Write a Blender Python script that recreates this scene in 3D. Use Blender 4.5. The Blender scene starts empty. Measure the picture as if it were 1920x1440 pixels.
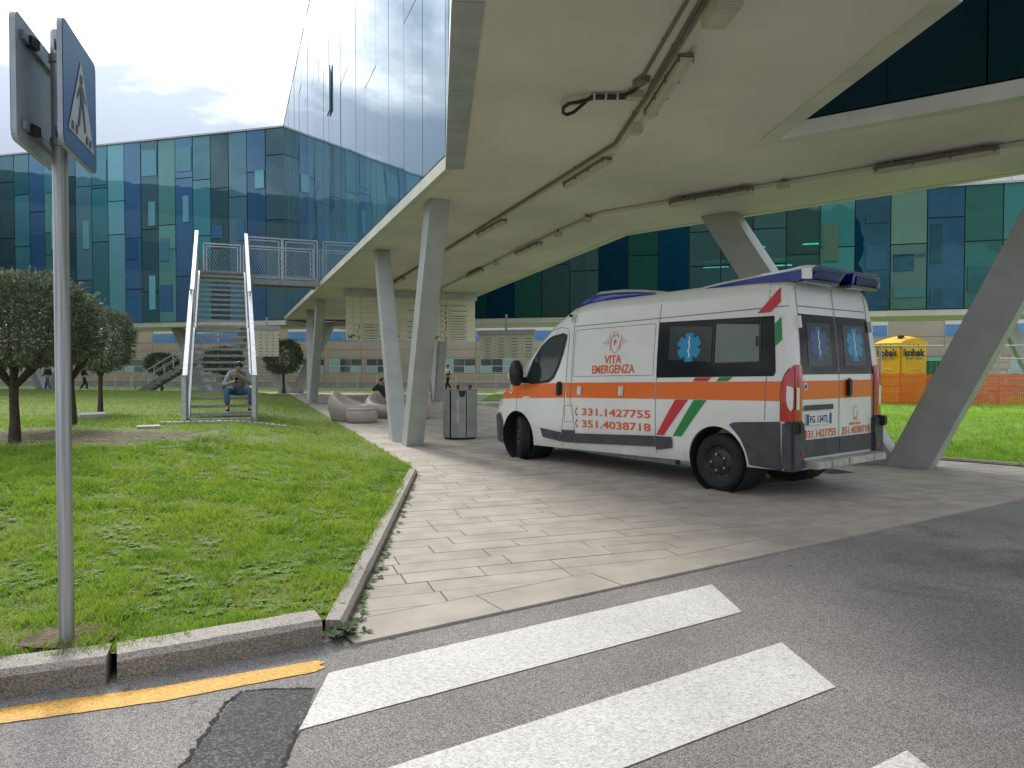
import bpy, bmesh, math, random
import numpy as np
from mathutils import Vector, Matrix, Euler, noise as mnoise
R = math.radians
random.seed(7); rng = np.random.default_rng(7)
scn = bpy.context.scene
COL = scn.collection

# ------------------------------------------------------------------ camera
cam_d = bpy.data.cameras.new('camera'); cam = bpy.data.objects.new('camera', cam_d); COL.objects.link(cam)
cam.location = (0, 0, 1.55); cam.rotation_euler = (R(90) - math.atan(30 / 1331), 0, 0)
cam_d.sensor_width = 36; cam_d.lens = 36 * 1331 / 1920; cam_d.clip_start = 0.05; cam_d.clip_end = 3000
scn.camera = cam
# ------------------------------------------------------------------ sky, sun, exposure
SUN_EL, SUN_AZ = R(35), math.atan2(-0.56, 1.0)          # azimuth from +Y, towards +X positive
SUN_DIR = Vector((math.sin(SUN_AZ) * math.cos(SUN_EL), math.cos(SUN_AZ) * math.cos(SUN_EL), math.sin(SUN_EL)))
SKY_S, CLOUD_S, SUN_S, EXPO = 0.12, 1.38, 1.5, 1.18
world = bpy.data.worlds.new('World'); scn.world = world; world.use_nodes = True
wn, wl = world.node_tree.nodes, world.node_tree.links
wn.clear()
w_out = wn.new('ShaderNodeOutputWorld')
sky = wn.new('ShaderNodeTexSky'); sky.sky_type = 'NISHITA'; sky.sun_disc = False
sky.sun_elevation = SUN_EL; sky.sun_rotation = SUN_AZ
b_sky = wn.new('ShaderNodeBackground'); b_sky.inputs['Strength'].default_value = SKY_S
wl.new(sky.outputs['Color'], b_sky.inputs['Color'])
tc = wn.new('ShaderNodeTexCoord')
def wmath(op, a, b=None):
    n = wn.new('ShaderNodeMath'); n.operation = op
    for i, v in enumerate((a, b)):
        if v is None: continue
        if isinstance(v, (int, float)): n.inputs[i].default_value = v
        else: wl.new(v, n.inputs[i])
    return n.outputs[0]
mp = wn.new('ShaderNodeMapping'); mp.inputs['Scale'].default_value = (1.0, 1.0, 2.2); mp.inputs['Location'].default_value = (7.1, 0.3, 1.24)
wl.new(tc.outputs['Generated'], mp.inputs['Vector'])
nz = wn.new('ShaderNodeTexNoise'); nz.inputs['Scale'].default_value = 3.1; nz.inputs['Detail'].default_value = 9; nz.inputs['Roughness'].default_value = 0.56; nz.inputs['Distortion'].default_value = 0.4
wl.new(mp.outputs[0], nz.inputs['Vector'])
cover = wn.new('ShaderNodeValToRGB'); cover.color_ramp.elements[0].position = 0.30; cover.color_ramp.elements[1].position = 0.50
wl.new(nz.outputs['Fac'], cover.inputs[0])
shade = wn.new('ShaderNodeValToRGB'); shade.color_ramp.elements[0].position = 0.34; shade.color_ramp.elements[1].position = 0.62
shade.color_ramp.elements[0].color = (0.98, 0.99, 1.0, 1); shade.color_ramp.elements[1].color = (0.30, 0.34, 0.41, 1)
wl.new(nz.outputs['Fac'], shade.inputs[0])
dt = wn.new('ShaderNodeVectorMath'); dt.operation = 'DOT_PRODUCT'; dt.inputs[1].default_value = SUN_DIR
wl.new(tc.outputs['Generated'], dt.inputs[0])
aur = wmath('POWER', wmath('MAXIMUM', dt.outputs['Value'], 0.0), 22.0)      # forward scatter of thin cloud round the veiled sun
spx = wn.new('ShaderNodeSeparateXYZ'); wl.new(tc.outputs['Generated'], spx.inputs[0])
cie = wmath('ADD', wmath('MULTIPLY', wmath('MAXIMUM', spx.outputs['Z'], 0.0), 2 / 3), 1 / 3)     # overcast sky: zenith three times the horizon
bright = wmath('ADD', wmath('MULTIPLY', aur, 0.7), cie)
b_cl = wn.new('ShaderNodeBackground'); wl.new(shade.outputs[0], b_cl.inputs['Color'])
wl.new(wmath('MULTIPLY', bright, CLOUD_S), b_cl.inputs['Strength'])
mxw = wn.new('ShaderNodeMixShader'); wl.new(cover.outputs[0], mxw.inputs[0]); wl.new(b_sky.outputs[0], mxw.inputs[1]); wl.new(b_cl.outputs[0], mxw.inputs[2])
wl.new(mxw.outputs[0], w_out.inputs['Surface'])
sun_d = bpy.data.lights.new('sun', 'SUN'); sun_d.energy = SUN_S; sun_d.angle = R(14); sun_d.color = (1.0, 0.95, 0.86)
sun = bpy.data.objects.new('sun', sun_d); COL.objects.link(sun); sun.location = (0, 0, 60)
sun.rotation_euler = (-SUN_DIR).to_track_quat('-Z', 'Y').to_euler()
vs = scn.view_settings; vs.view_transform = 'Standard'; vs.look = 'None'; vs.gamma = 1; vs.use_curve_mapping = False; vs.exposure = EXPO
cy = scn.cycles; cy.max_bounces = 8; cy.diffuse_bounces = 4; cy.glossy_bounces = 3; cy.transmission_bounces = 4; cy.transparent_max_bounces = 10
cy.caustics_reflective = False; cy.caustics_refractive = False; cy.use_denoising = True; cy.sample_clamp_indirect = 6

# ------------------------------------------------------------------ materials
MATS = {}
def mat(name, col, rough=0.6, metal=0.0, ior=1.45, var=0.0, vscale=6.0, bump=0.0, bscale=40.0, rnd=0.0, emit=None, col2=None, detail=5, lo=0.35, hi=0.65, attr=None, rvar=0.0, coat=0.0):
    m = bpy.data.materials.new(name); m.use_nodes = True
    nt = m.node_tree; N, Lk = nt.nodes, nt.links
    p = N['Principled BSDF']
    p.inputs['Roughness'].default_value = rough; p.inputs['Metallic'].default_value = metal; p.inputs['IOR'].default_value = ior
    if coat: p.inputs['Coat Weight'].default_value = coat; p.inputs['Coat Roughness'].default_value = 0.05
    c = (*col, 1.0)
    p.inputs['Base Color'].default_value = c
    out = None
    if attr:
        a = N.new('ShaderNodeAttribute'); a.attribute_name = attr; out = a.outputs['Color']
    tcn = None
    if var or col2 or bump:
        tcn = N.new('ShaderNodeTexCoord')
    if var or col2:
        n = N.new('ShaderNodeTexNoise'); n.inputs['Scale'].default_value = vscale; n.inputs['Detail'].default_value = detail
        Lk.new(tcn.outputs['Object'], n.inputs['Vector'])
        r = N.new('ShaderNodeValToRGB'); e = r.color_ramp.elements; e[0].position = lo; e[1].position = hi
        if col2: e[0].color = c; e[1].color = (*col2, 1)
        else:
            e[0].color = tuple(min(1, x * (1 - var)) for x in col) + (1,); e[1].color = tuple(min(1, x * (1 + var)) for x in col) + (1,)
        Lk.new(n.outputs['Fac'], r.inputs[0]); out = r.outputs[0]
        if rvar:
            mr = N.new('ShaderNodeMapRange'); mr.inputs['To Min'].default_value = rough - rvar; mr.inputs['To Max'].default_value = rough + rvar
            Lk.new(n.outputs['Fac'], mr.inputs['Value']); Lk.new(mr.outputs[0], p.inputs['Roughness'])
    if rnd:
        oi = N.new('ShaderNodeObjectInfo'); mr = N.new('ShaderNodeMapRange'); mr.inputs['To Min'].default_value = 1 - rnd; mr.inputs['To Max'].default_value = 1 + rnd
        Lk.new(oi.outputs['Random'], mr.inputs['Value'])
        mx = N.new('ShaderNodeVectorMath'); mx.operation = 'MULTIPLY'
        if out: Lk.new(out, mx.inputs[0])
        else: mx.inputs[0].default_value = col
        Lk.new(mr.outputs[0], mx.inputs[1]); out = mx.outputs[0]
    if out: Lk.new(out, p.inputs['Base Color'])
    if bump:
        n2 = N.new('ShaderNodeTexNoise'); n2.inputs['Scale'].default_value = bscale; n2.inputs['Detail'].default_value = 4
        Lk.new(tcn.outputs['Object'], n2.inputs['Vector'])
        b = N.new('ShaderNodeBump'); b.inputs['Strength'].default_value = bump; b.inputs['Distance'].default_value = 0.02
        Lk.new(n2.outputs['Fac'], b.inputs['Height']); Lk.new(b.outputs[0], p.inputs['Normal'])
    if emit:
        p.inputs['Emission Color'].default_value = (*emit[0], 1); p.inputs['Emission Strength'].default_value = emit[1]
    MATS[name] = m
    return m
def speckle(name, base, fleck, dark, scale=220, wear=None, rough=0.85, stain=None):
    """aggregate surface: fine stones of two tones, slow stains, real grain relief"""
    m = bpy.data.materials.new(name); m.use_nodes = True
    N, Lk = m.node_tree.nodes, m.node_tree.links; p = N['Principled BSDF']; p.inputs['Roughness'].default_value = rough
    t = N.new('ShaderNodeTexCoord')
    v = N.new('ShaderNodeTexVoronoi'); v.inputs['Scale'].default_value = scale; Lk.new(t.outputs['Object'], v.inputs['Vector'])
    r = N.new('ShaderNodeValToRGB'); cr = r.color_ramp; cr.elements[0].color = (*dark, 1); cr.elements[1].color = (*fleck, 1)
    cr.elements[0].position = 0.0; cr.elements[1].position = 1.0; e = cr.elements.new(0.55); e.color = (*base, 1); e = cr.elements.new(0.2); e.color = tuple(0.5 * (a + b) for a, b in zip(base, dark)) + (1,)
    sep = N.new('ShaderNodeSeparateColor'); Lk.new(v.outputs['Color'], sep.inputs[0]); Lk.new(sep.outputs[0], r.inputs[0])
    n = N.new('ShaderNodeTexNoise'); n.inputs['Scale'].default_value = 0.9; n.inputs['Detail'].default_value = 7; Lk.new(t.outputs['Object'], n.inputs['Vector'])
    r2 = N.new('ShaderNodeValToRGB'); r2.color_ramp.elements[0].position = 0.3; r2.color_ramp.elements[1].position = 0.72
    s = stain or (0.80, 1.12)
    r2.color_ramp.elements[0].color = (s[0],) * 3 + (1,); r2.color_ramp.elements[1].color = (s[1],) * 3 + (1,)
    Lk.new(n.outputs['Fac'], r2.inputs[0])
    mx = N.new('ShaderNodeVectorMath'); mx.operation = 'MULTIPLY'; Lk.new(r.outputs[0], mx.inputs[0]); Lk.new(r2.outputs[0], mx.inputs[1])
    col = mx.outputs[0]
    if wear:   # paint: worn through to the stones under it
        n3 = N.new('ShaderNodeTexNoise'); n3.inputs['Scale'].default_value = wear[1]; n3.inputs['Detail'].default_value = 8; n3.inputs['Roughness'].default_value = 0.7; Lk.new(t.outputs['Object'], n3.inputs['Vector'])
        r3 = N.new('ShaderNodeValToRGB'); r3.color_ramp.elements[0].position = wear[2]; r3.color_ramp.elements[1].position = wear[3]; Lk.new(n3.outputs['Fac'], r3.inputs[0])
        mm = N.new('ShaderNodeMix'); mm.data_type = 'RGBA'; Lk.new(r3.outputs[0], mm.inputs['Factor']); Lk.new(col, mm.inputs['A']); mm.inputs['B'].default_value = (*wear[0], 1); col = mm.outputs['Result']
    Lk.new(col, p.inputs['Base Color'])
    b = N.new('ShaderNodeBump'); b.inputs['Strength'].default_value = 0.5; b.inputs['Distance'].default_value = 0.004
    Lk.new(v.outputs['Distance'], b.inputs['Height']); Lk.new(b.outputs[0], p.inputs['Normal'])
    MATS[name] = m
    return m
def glass_mat(name, col, ior=2.0, rough=0.015, wave=0.02, see=None, wscale=0.7, tint=(0.60, 0.86, 0.95)):
    """coated facade glass: tinted body (see=None) or see-through tint, rolled-glass waviness"""
    m = bpy.data.materials.new(name); m.use_nodes = True
    N, Lk = m.node_tree.nodes, m.node_tree.links; p = N['Principled BSDF']
    t = N.new('ShaderNodeTexCoord'); n = N.new('ShaderNodeTexNoise'); n.inputs['Scale'].default_value = wscale; n.inputs['Detail'].default_value = 1.0
    oi = N.new('ShaderNodeObjectInfo'); ad = N.new('ShaderNodeVectorMath'); ad.operation = 'ADD'
    Lk.new(t.outputs['Object'], ad.inputs[0]); Lk.new(oi.outputs['Random'], ad.inputs[1]); Lk.new(ad.outputs[0], n.inputs['Vector'])
    b = N.new('ShaderNodeBump'); b.inputs['Strength'].default_value = wave; b.inputs['Distance'].default_value = 0.3; Lk.new(n.outputs['Fac'], b.inputs['Height'])
    p.inputs['Base Color'].default_value = (*col, 1); p.inputs['Roughness'].default_value = rough; p.inputs['IOR'].default_value = ior; p.inputs['Specular Tint'].default_value = (*tint, 1)
    Lk.new(b.outputs[0], p.inputs['Normal'])
    mr = N.new('ShaderNodeMapRange'); mr.inputs['To Min'].default_value = 0.72; mr.inputs['To Max'].default_value = 1.3; Lk.new(oi.outputs['Random'], mr.inputs['Value'])
    vm = N.new('ShaderNodeVectorMath'); vm.operation = 'MULTIPLY'; vm.inputs[0].default_value = col; Lk.new(mr.outputs[0], vm.inputs[1]); Lk.new(vm.outputs[0], p.inputs['Base Color'])
    if see:
        tr = N.new('ShaderNodeBsdfTransparent'); tr.inputs[0].default_value = (*see, 1)
        gl = N.new('ShaderNodeBsdfGlossy'); gl.inputs['Roughness'].default_value = rough; gl.inputs['Color'].default_value = (*tint, 1); Lk.new(b.outputs[0], gl.inputs['Normal'])
        fr = N.new('ShaderNodeFresnel'); fr.inputs['IOR'].default_value = ior; Lk.new(b.outputs[0], fr.inputs['Normal'])
        mx = N.new('ShaderNodeMixShader'); Lk.new(fr.outputs[0], mx.inputs[0]); Lk.new(tr.outputs[0], mx.inputs[1]); Lk.new(gl.outputs[0], mx.inputs[2])
        m2 = N.new('ShaderNodeMixShader'); m2.inputs[0].default_value = 0.45; Lk.new(mx.outputs[0], m2.inputs[1]); Lk.new(p.outputs[0], m2.inputs[2])
        Lk.new(m2.outputs[0], N['Material Output'].inputs['Surface'])
    MATS[name] = m
    return m

speckle('asphalt', (0.235, 0.217, 0.206), (0.46, 0.43, 0.405), (0.065, 0.059, 0.056), 230, stain=(0.70, 1.12))
def asphalt_marks():
    # old damp patches with their own ragged outline, and trodden-in gum spots
    m = MATS['asphalt']; N, Lk = m.node_tree.nodes, m.node_tree.links; p = N['Principled BSDF']; src = p.inputs['Base Color'].links[0].from_socket
    t = N.new('ShaderNodeTexCoord'); n = N.new('ShaderNodeTexNoise'); n.inputs['Scale'].default_value = 0.75; n.inputs['Detail'].default_value = 9; n.inputs['Roughness'].default_value = 0.65; n.inputs['Distortion'].default_value = 0.6
    Lk.new(t.outputs['Object'], n.inputs['Vector'])
    sub = N.new('ShaderNodeVectorMath'); sub.operation = 'SUBTRACT'; sub.inputs[1].default_value = (4.9, 5.9, 0); Lk.new(t.outputs['Object'], sub.inputs[0])
    mul = N.new('ShaderNodeVectorMath'); mul.operation = 'MULTIPLY'; mul.inputs[1].default_value = (1 / 3.0, 1 / 1.5, 0); Lk.new(sub.outputs[0], mul.inputs[0])
    ln = N.new('ShaderNodeVectorMath'); ln.operation = 'LENGTH'; Lk.new(mul.outputs[0], ln.inputs[0])
    ad = N.new('ShaderNodeMath'); ad.operation = 'MULTIPLY_ADD'; Lk.new(n.outputs['Fac'], ad.inputs[0]); ad.inputs[1].default_value = 3.2; Lk.new(ln.outputs['Value'], ad.inputs[2])
    mr = N.new('ShaderNodeMapRange'); mr.inputs['From Min'].default_value = 1.75; mr.inputs['From Max'].default_value = 2.25; mr.inputs['To Min'].default_value = 0.55; mr.inputs['To Max'].default_value = 1.0; Lk.new(ad.outputs[0], mr.inputs['Value'])
    v = N.new('ShaderNodeTexVoronoi'); v.inputs['Scale'].default_value = 2.3; Lk.new(t.outputs['Object'], v.inputs['Vector'])
    m2 = N.new('ShaderNodeMapRange'); m2.inputs['From Min'].default_value = 0.035; m2.inputs['From Max'].default_value = 0.055; m2.inputs['To Min'].default_value = 0.55; m2.inputs['To Max'].default_value = 1.0; Lk.new(v.outputs['Distance'], m2.inputs['Value'])
    mm = N.new('ShaderNodeMath'); mm.operation = 'MULTIPLY'; Lk.new(mr.outputs[0], mm.inputs[0]); Lk.new(m2.outputs[0], mm.inputs[1])
    o = N.new('ShaderNodeVectorMath'); o.operation = 'MULTIPLY'; Lk.new(src, o.inputs[0]); Lk.new(mm.outputs[0], o.inputs[1]); Lk.new(o.outputs[0], p.inputs['Base Color'])
asphalt_marks()
speckle('asphalt_patch', (0.055, 0.053, 0.055), (0.17, 0.16, 0.16), (0.02, 0.02, 0.02), 130, stain=(0.45, 1.2))
speckle('white_paint', (0.63, 0.62, 0.595), (0.72, 0.71, 0.68), (0.42, 0.40, 0.385), 110, wear=((0.27, 0.25, 0.235), 95, 0.56, 0.72), rough=0.7, stain=(0.88, 1.08))
speckle('yellow_paint', (0.72, 0.37, 0.035), (0.80, 0.45, 0.07), (0.40, 0.20, 0.03), 110, wear=((0.2, 0.18, 0.16), 40, 0.58, 0.70), rough=0.7, stain=(0.85, 1.1))
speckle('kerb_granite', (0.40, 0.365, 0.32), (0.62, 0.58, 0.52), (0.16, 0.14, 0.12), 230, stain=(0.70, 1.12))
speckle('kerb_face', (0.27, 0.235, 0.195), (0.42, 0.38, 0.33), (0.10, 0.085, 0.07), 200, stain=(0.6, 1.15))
mat('paving', (0.375, 0.335, 0.288), 0.8, var=0.16, vscale=3.0, bump=0.25, bscale=90, rnd=0.06, detail=8, lo=0.3, hi=0.7)
mat('paving_far', (0.375, 0.335, 0.288), 0.8, var=0.16, vscale=1.5, bump=0.2, bscale=90, detail=8)
mat('joint', (0.06, 0.052, 0.044), 0.95, var=0.3, vscale=5)
mat('soil', (0.13, 0.092, 0.062), 0.95, var=0.45, vscale=9, bump=0.8, bscale=30, detail=8)
mat('soffit', (0.735, 0.675, 0.645), 0.65, var=0.09, vscale=0.5, bump=0.05, bscale=3, detail=8)
mat('soffit_trim', (0.62, 0.61, 0.54), 0.5, var=0.08, vscale=1.5)
mat('trim_metal', (0.42, 0.44, 0.46), 0.42, 0.35, var=0.10, vscale=3)
mat('column', (0.42, 0.43, 0.425), 0.5, 0.1, var=0.12, vscale=2.5, bump=0.04, bscale=18, detail=8, lo=0.25, hi=0.75)
mat('galvanised', (0.50, 0.515, 0.53), 0.42, 0.7, var=0.14, vscale=12, rvar=0.1)
mat('galv_dark', (0.30, 0.32, 0.33), 0.45, 0.6, var=0.15, vscale=14)
mat('tread', (0.30, 0.31, 0.315), 0.5, 0.5, var=0.15, vscale=10)
def streaked(name, c0, c1):
    m = mat(name, c0, 0.45, 0.55); N, Lk = m.node_tree.nodes, m.node_tree.links; p = N['Principled BSDF']
    t = N.new('ShaderNodeTexCoord'); mp_ = N.new('ShaderNodeMapping'); mp_.inputs['Scale'].default_value = (60, 60, 1.2); Lk.new(t.outputs['Object'], mp_.inputs[0]); n = N.new('ShaderNodeTexNoise'); n.inputs['Scale'].default_value = 1.0; n.inputs['Detail'].default_value = 6; Lk.new(mp_.outputs[0], n.inputs['Vector'])
    r = N.new('ShaderNodeValToRGB'); r.color_ramp.elements[0].position = 0.35; r.color_ramp.elements[1].position = 0.65; r.color_ramp.elements[0].color = (*c0, 1); r.color_ramp.elements[1].color = (*c1, 1); Lk.new(n.outputs['Fac'], r.inputs[0]); Lk.new(r.outputs[0], p.inputs['Base Color'])
streaked('pole_steel', (0.26, 0.27, 0.27), (0.50, 0.51, 0.51))
mat('white_rail', (0.78, 0.78, 0.76), 0.5)
mat('dark', (0.02, 0.022, 0.025), 0.6)
mat('black_plastic', (0.018, 0.018, 0.02), 0.42, var=0.25, vscale=9)
mat('grey_plastic', (0.060, 0.064, 0.069), 0.5, var=0.22, vscale=7, bump=0.1, bscale=200)
mat('rubber', (0.016, 0.016, 0.016), 0.75, var=0.35, vscale=14, bump=0.3, bscale=60)
mat('steel_wheel', (0.028, 0.028, 0.030), 0.45, 0.2, var=0.3, vscale=12)
mat('van_white', (0.77, 0.765, 0.745), 0.28, var=0.035, vscale=2.5, coat=0.5, detail=8)
def van_dust():
    m = MATS['van_white']; N, Lk = m.node_tree.nodes, m.node_tree.links; p = N['Principled BSDF']; src = p.inputs['Base Color'].links[0].from_socket
    t = N.new('ShaderNodeTexCoord'); sp_ = N.new('ShaderNodeSeparateXYZ'); Lk.new(t.outputs['Object'], sp_.inputs[0]); n = N.new('ShaderNodeTexNoise'); n.inputs['Scale'].default_value = 3.5; n.inputs['Detail'].default_value = 9; Lk.new(t.outputs['Object'], n.inputs['Vector'])
    ad = N.new('ShaderNodeMath'); ad.operation = 'MULTIPLY_ADD'; Lk.new(n.outputs['Fac'], ad.inputs[0]); ad.inputs[1].default_value = -0.9; Lk.new(sp_.outputs['Z'], ad.inputs[2])
    mr = N.new('ShaderNodeMapRange'); mr.inputs['From Min'].default_value = -0.15; mr.inputs['From Max'].default_value = 0.35; mr.inputs['To Min'].default_value = 0.42; mr.inputs['To Max'].default_value = 0.0; Lk.new(ad.outputs[0], mr.inputs['Value'])
    mx = N.new('ShaderNodeMix'); mx.data_type = 'RGBA'; Lk.new(mr.outputs[0], mx.inputs['Factor']); Lk.new(src, mx.inputs['A']); mx.inputs['B'].default_value = (0.36, 0.32, 0.27, 1); Lk.new(mx.outputs['Result'], p.inputs['Base Color'])
van_dust()
mat('van_seam', (0.16, 0.155, 0.15), 0.6)
mat('orange_film', (0.80, 0.155, 0.008), 0.36, coat=0.25)
mat('orange_text', (0.72, 0.13, 0.035), 0.4)
mat('red_film', (0.58, 0.035, 0.055), 0.4)
mat('green_film', (0.02, 0.24, 0.07), 0.4)
mat('star_blue', (0.01, 0.26, 0.50), 0.35)
mat('star_navy', (0.02, 0.07, 0.20), 0.3)
mat('white_film', (0.80, 0.80, 0.78), 0.4)
mat('van_glass', (0.005, 0.006, 0.006), 0.03, ior=1.33)
mat('van_glass_inner', (0.030, 0.042, 0.037), 0.04, ior=1.4)
mat('van_glass_frost', (0.13, 0.165, 0.145), 0.10, ior=1.5)
mat('lamp_red', (0.50, 0.006, 0.012), 0.12, ior=1.55, coat=0.6)
mat('lamp_clear', (0.72, 0.72, 0.66), 0.15, ior=1.55, coat=0.5)
mat('beacon_blue', (0.012, 0.03, 0.30), 0.12, ior=1.55, coat=0.5)
mat('beacon_mauve', (0.055, 0.055, 0.19), 0.5, ior=1.4)
mat('beacon_core', (0.22, 0.17, 0.16), 0.5)
mat('plate_white', (0.74, 0.75, 0.74), 0.35)
mat('plate_blue', (0.01, 0.05, 0.32), 0.35)
mat('ink', (0.02, 0.02, 0.022), 0.5)
mat('ink_brown', (0.10, 0.085, 0.06), 0.6)
mat('step_alu', (0.52, 0.50, 0.46), 0.45, 0.5, var=0.2, vscale=9)
mat('sign_panel', (0.70, 0.655, 0.52), 0.55, var=0.05, vscale=2)
mat('sign_line', (0.34, 0.31, 0.24), 0.6)
mat('sign_blue', (0.05, 0.17, 0.44), 0.3, var=0.08, vscale=4)
mat('sign_white', (0.72, 0.74, 0.75), 0.35)
mat('sign_ink', (0.10, 0.145, 0.21), 0.5)
mat('sign_back', (0.40, 0.45, 0.50), 0.45, 0.2, var=0.12, vscale=5)
mat('plastic_taupe', (0.41, 0.36, 0.315), 0.5, var=0.05, vscale=5)
mat('bin_metal', (0.30, 0.31, 0.31), 0.38, 0.55, var=0.12, vscale=4)
mat('cup_brown', (0.22, 0.045, 0.025), 0.5)
mat('beige_panel', (0.43, 0.365, 0.315), 0.6, var=0.06, vscale=0.8, rnd=0.05)
mat('grey_base', (0.33, 0.325, 0.31), 0.8, var=0.12, vscale=2)
mat('window_blue', (0.10, 0.27, 0.58), 0.12, ior=1.6)
mat('window_pale', (0.34, 0.50, 0.53), 0.10, ior=1.7)
mat('window_dark', (0.075, 0.10, 0.11), 0.08, ior=1.7)
mat('frame_white', (0.72, 0.71, 0.68), 0.5)
mat('interior', (0.42, 0.44, 0.42), 0.8)
mat('tube_lit', (1, 1, 1), 0.5, emit=((1.0, 0.95, 0.75), 7.0))
mat('lamp_cover', (0.50, 0.47, 0.39), 0.35, var=0.06)
mat('conduit', (0.165, 0.15, 0.135), 0.6, var=0.12)
mat('trunking', (0.60, 0.56, 0.48), 0.6)
mat('bark', (0.085, 0.063, 0.047), 0.9, var=0.35, vscale=22, bump=0.9, bscale=40)
def blade_mat(name, rough, tl):
    m = mat(name, (0.1, 0.2, 0.03), rough, attr='Col'); N, Lk = m.node_tree.nodes, m.node_tree.links
    p = N['Principled BSDF']; a = [n for n in N if n.type == 'ATTRIBUTE'][0]; t = N.new('ShaderNodeBsdfTranslucent'); Lk.new(a.outputs['Color'], t.inputs[0])
    mx = N.new('ShaderNodeMixShader'); mx.inputs[0].default_value = tl; Lk.new(p.outputs[0], mx.inputs[1]); Lk.new(t.outputs[0], mx.inputs[2]); Lk.new(mx.outputs[0], N['Material Output'].inputs[0])
blade_mat('grass', 0.75, 0.42)
blade_mat('leaf', 0.55, 0.25)
mat('toilet_yellow', (0.80, 0.46, 0.008), 0.45, var=0.08, vscale=2)
mat('net_orange', (0.80, 0.16, 0.03), 0.6)
mat('green_plastic', (0.015, 0.17, 0.09), 0.5, var=0.2, vscale=3)
mat('skin', (0.50, 0.29, 0.20), 0.55)
mat('hair', (0.02, 0.016, 0.014), 0.6)
mat('sweater', (0.28, 0.28, 0.28), 0.9, var=0.12, vscale=18, bump=0.3, bscale=60)
mat('jeans', (0.085, 0.155, 0.27), 0.85, var=0.25, vscale=9, bump=0.3, bscale=60)
mat('dark_cloth', (0.032, 0.035, 0.04), 0.9)
mat('red_cloth', (0.30, 0.02, 0.03), 0.85)
mat('shoe', (0.02, 0.02, 0.022), 0.6)
mat('sole', (0.75, 0.74, 0.70), 0.6)
mat('roof_white', (0.72, 0.72, 0.72), 0.6)
mat('concrete', (0.45, 0.43, 0.40), 0.85, var=0.12, vscale=3, bump=0.3, bscale=30)
mat('lawn_ground', (0.13, 0.26, 0.025), 0.95, col2=(0.20, 0.32, 0.05), vscale=1.7, bump=0.6, bscale=50, detail=9)
glass_mat('wing_glass', (0.07, 0.15, 0.21), 2.5, 0.008, 0.012, wscale=0.5, tint=(0.55, 0.78, 0.98))
PAL_L = {'navy': (0.045, 0.135, 0.28), 'slate': (0.085, 0.20, 0.275), 'teal': (0.055, 0.225, 0.28), 'green': (0.10, 0.285, 0.27), 'aqua': (0.15, 0.42, 0.50), 'olive': (0.105, 0.205, 0.20)}
for k, c in PAL_L.items(): glass_mat('gl_' + k, c, 2.0, 0.012, 0.06)
for k, c in {'navy': (0.002, 0.026, 0.058), 'teal': (0.004, 0.055, 0.055), 'green': (0.015, 0.070, 0.052), 'aqua': (0.05, 0.20, 0.20), 'sage': (0.09, 0.15, 0.105), 'blue': (0.008, 0.04, 0.10)}.items(): glass_mat('gr_' + k, c, 1.6, 0.012, 0.06, tint=(0.40, 0.85, 0.85))
glass_mat('gl_clear', (0.10, 0.23, 0.28), 1.9, 0.012, 0.025, see=(0.42, 0.62, 0.68))
glass_mat('gr_clear', (0.1, 0.2, 0.2), 1.75, 0.012, 0.025, see=(0.10, 0.36, 0.33))
glass_mat('inner_glass', (0.004, 0.020, 0.020), 1.7, 0.02, 0.01)

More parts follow.
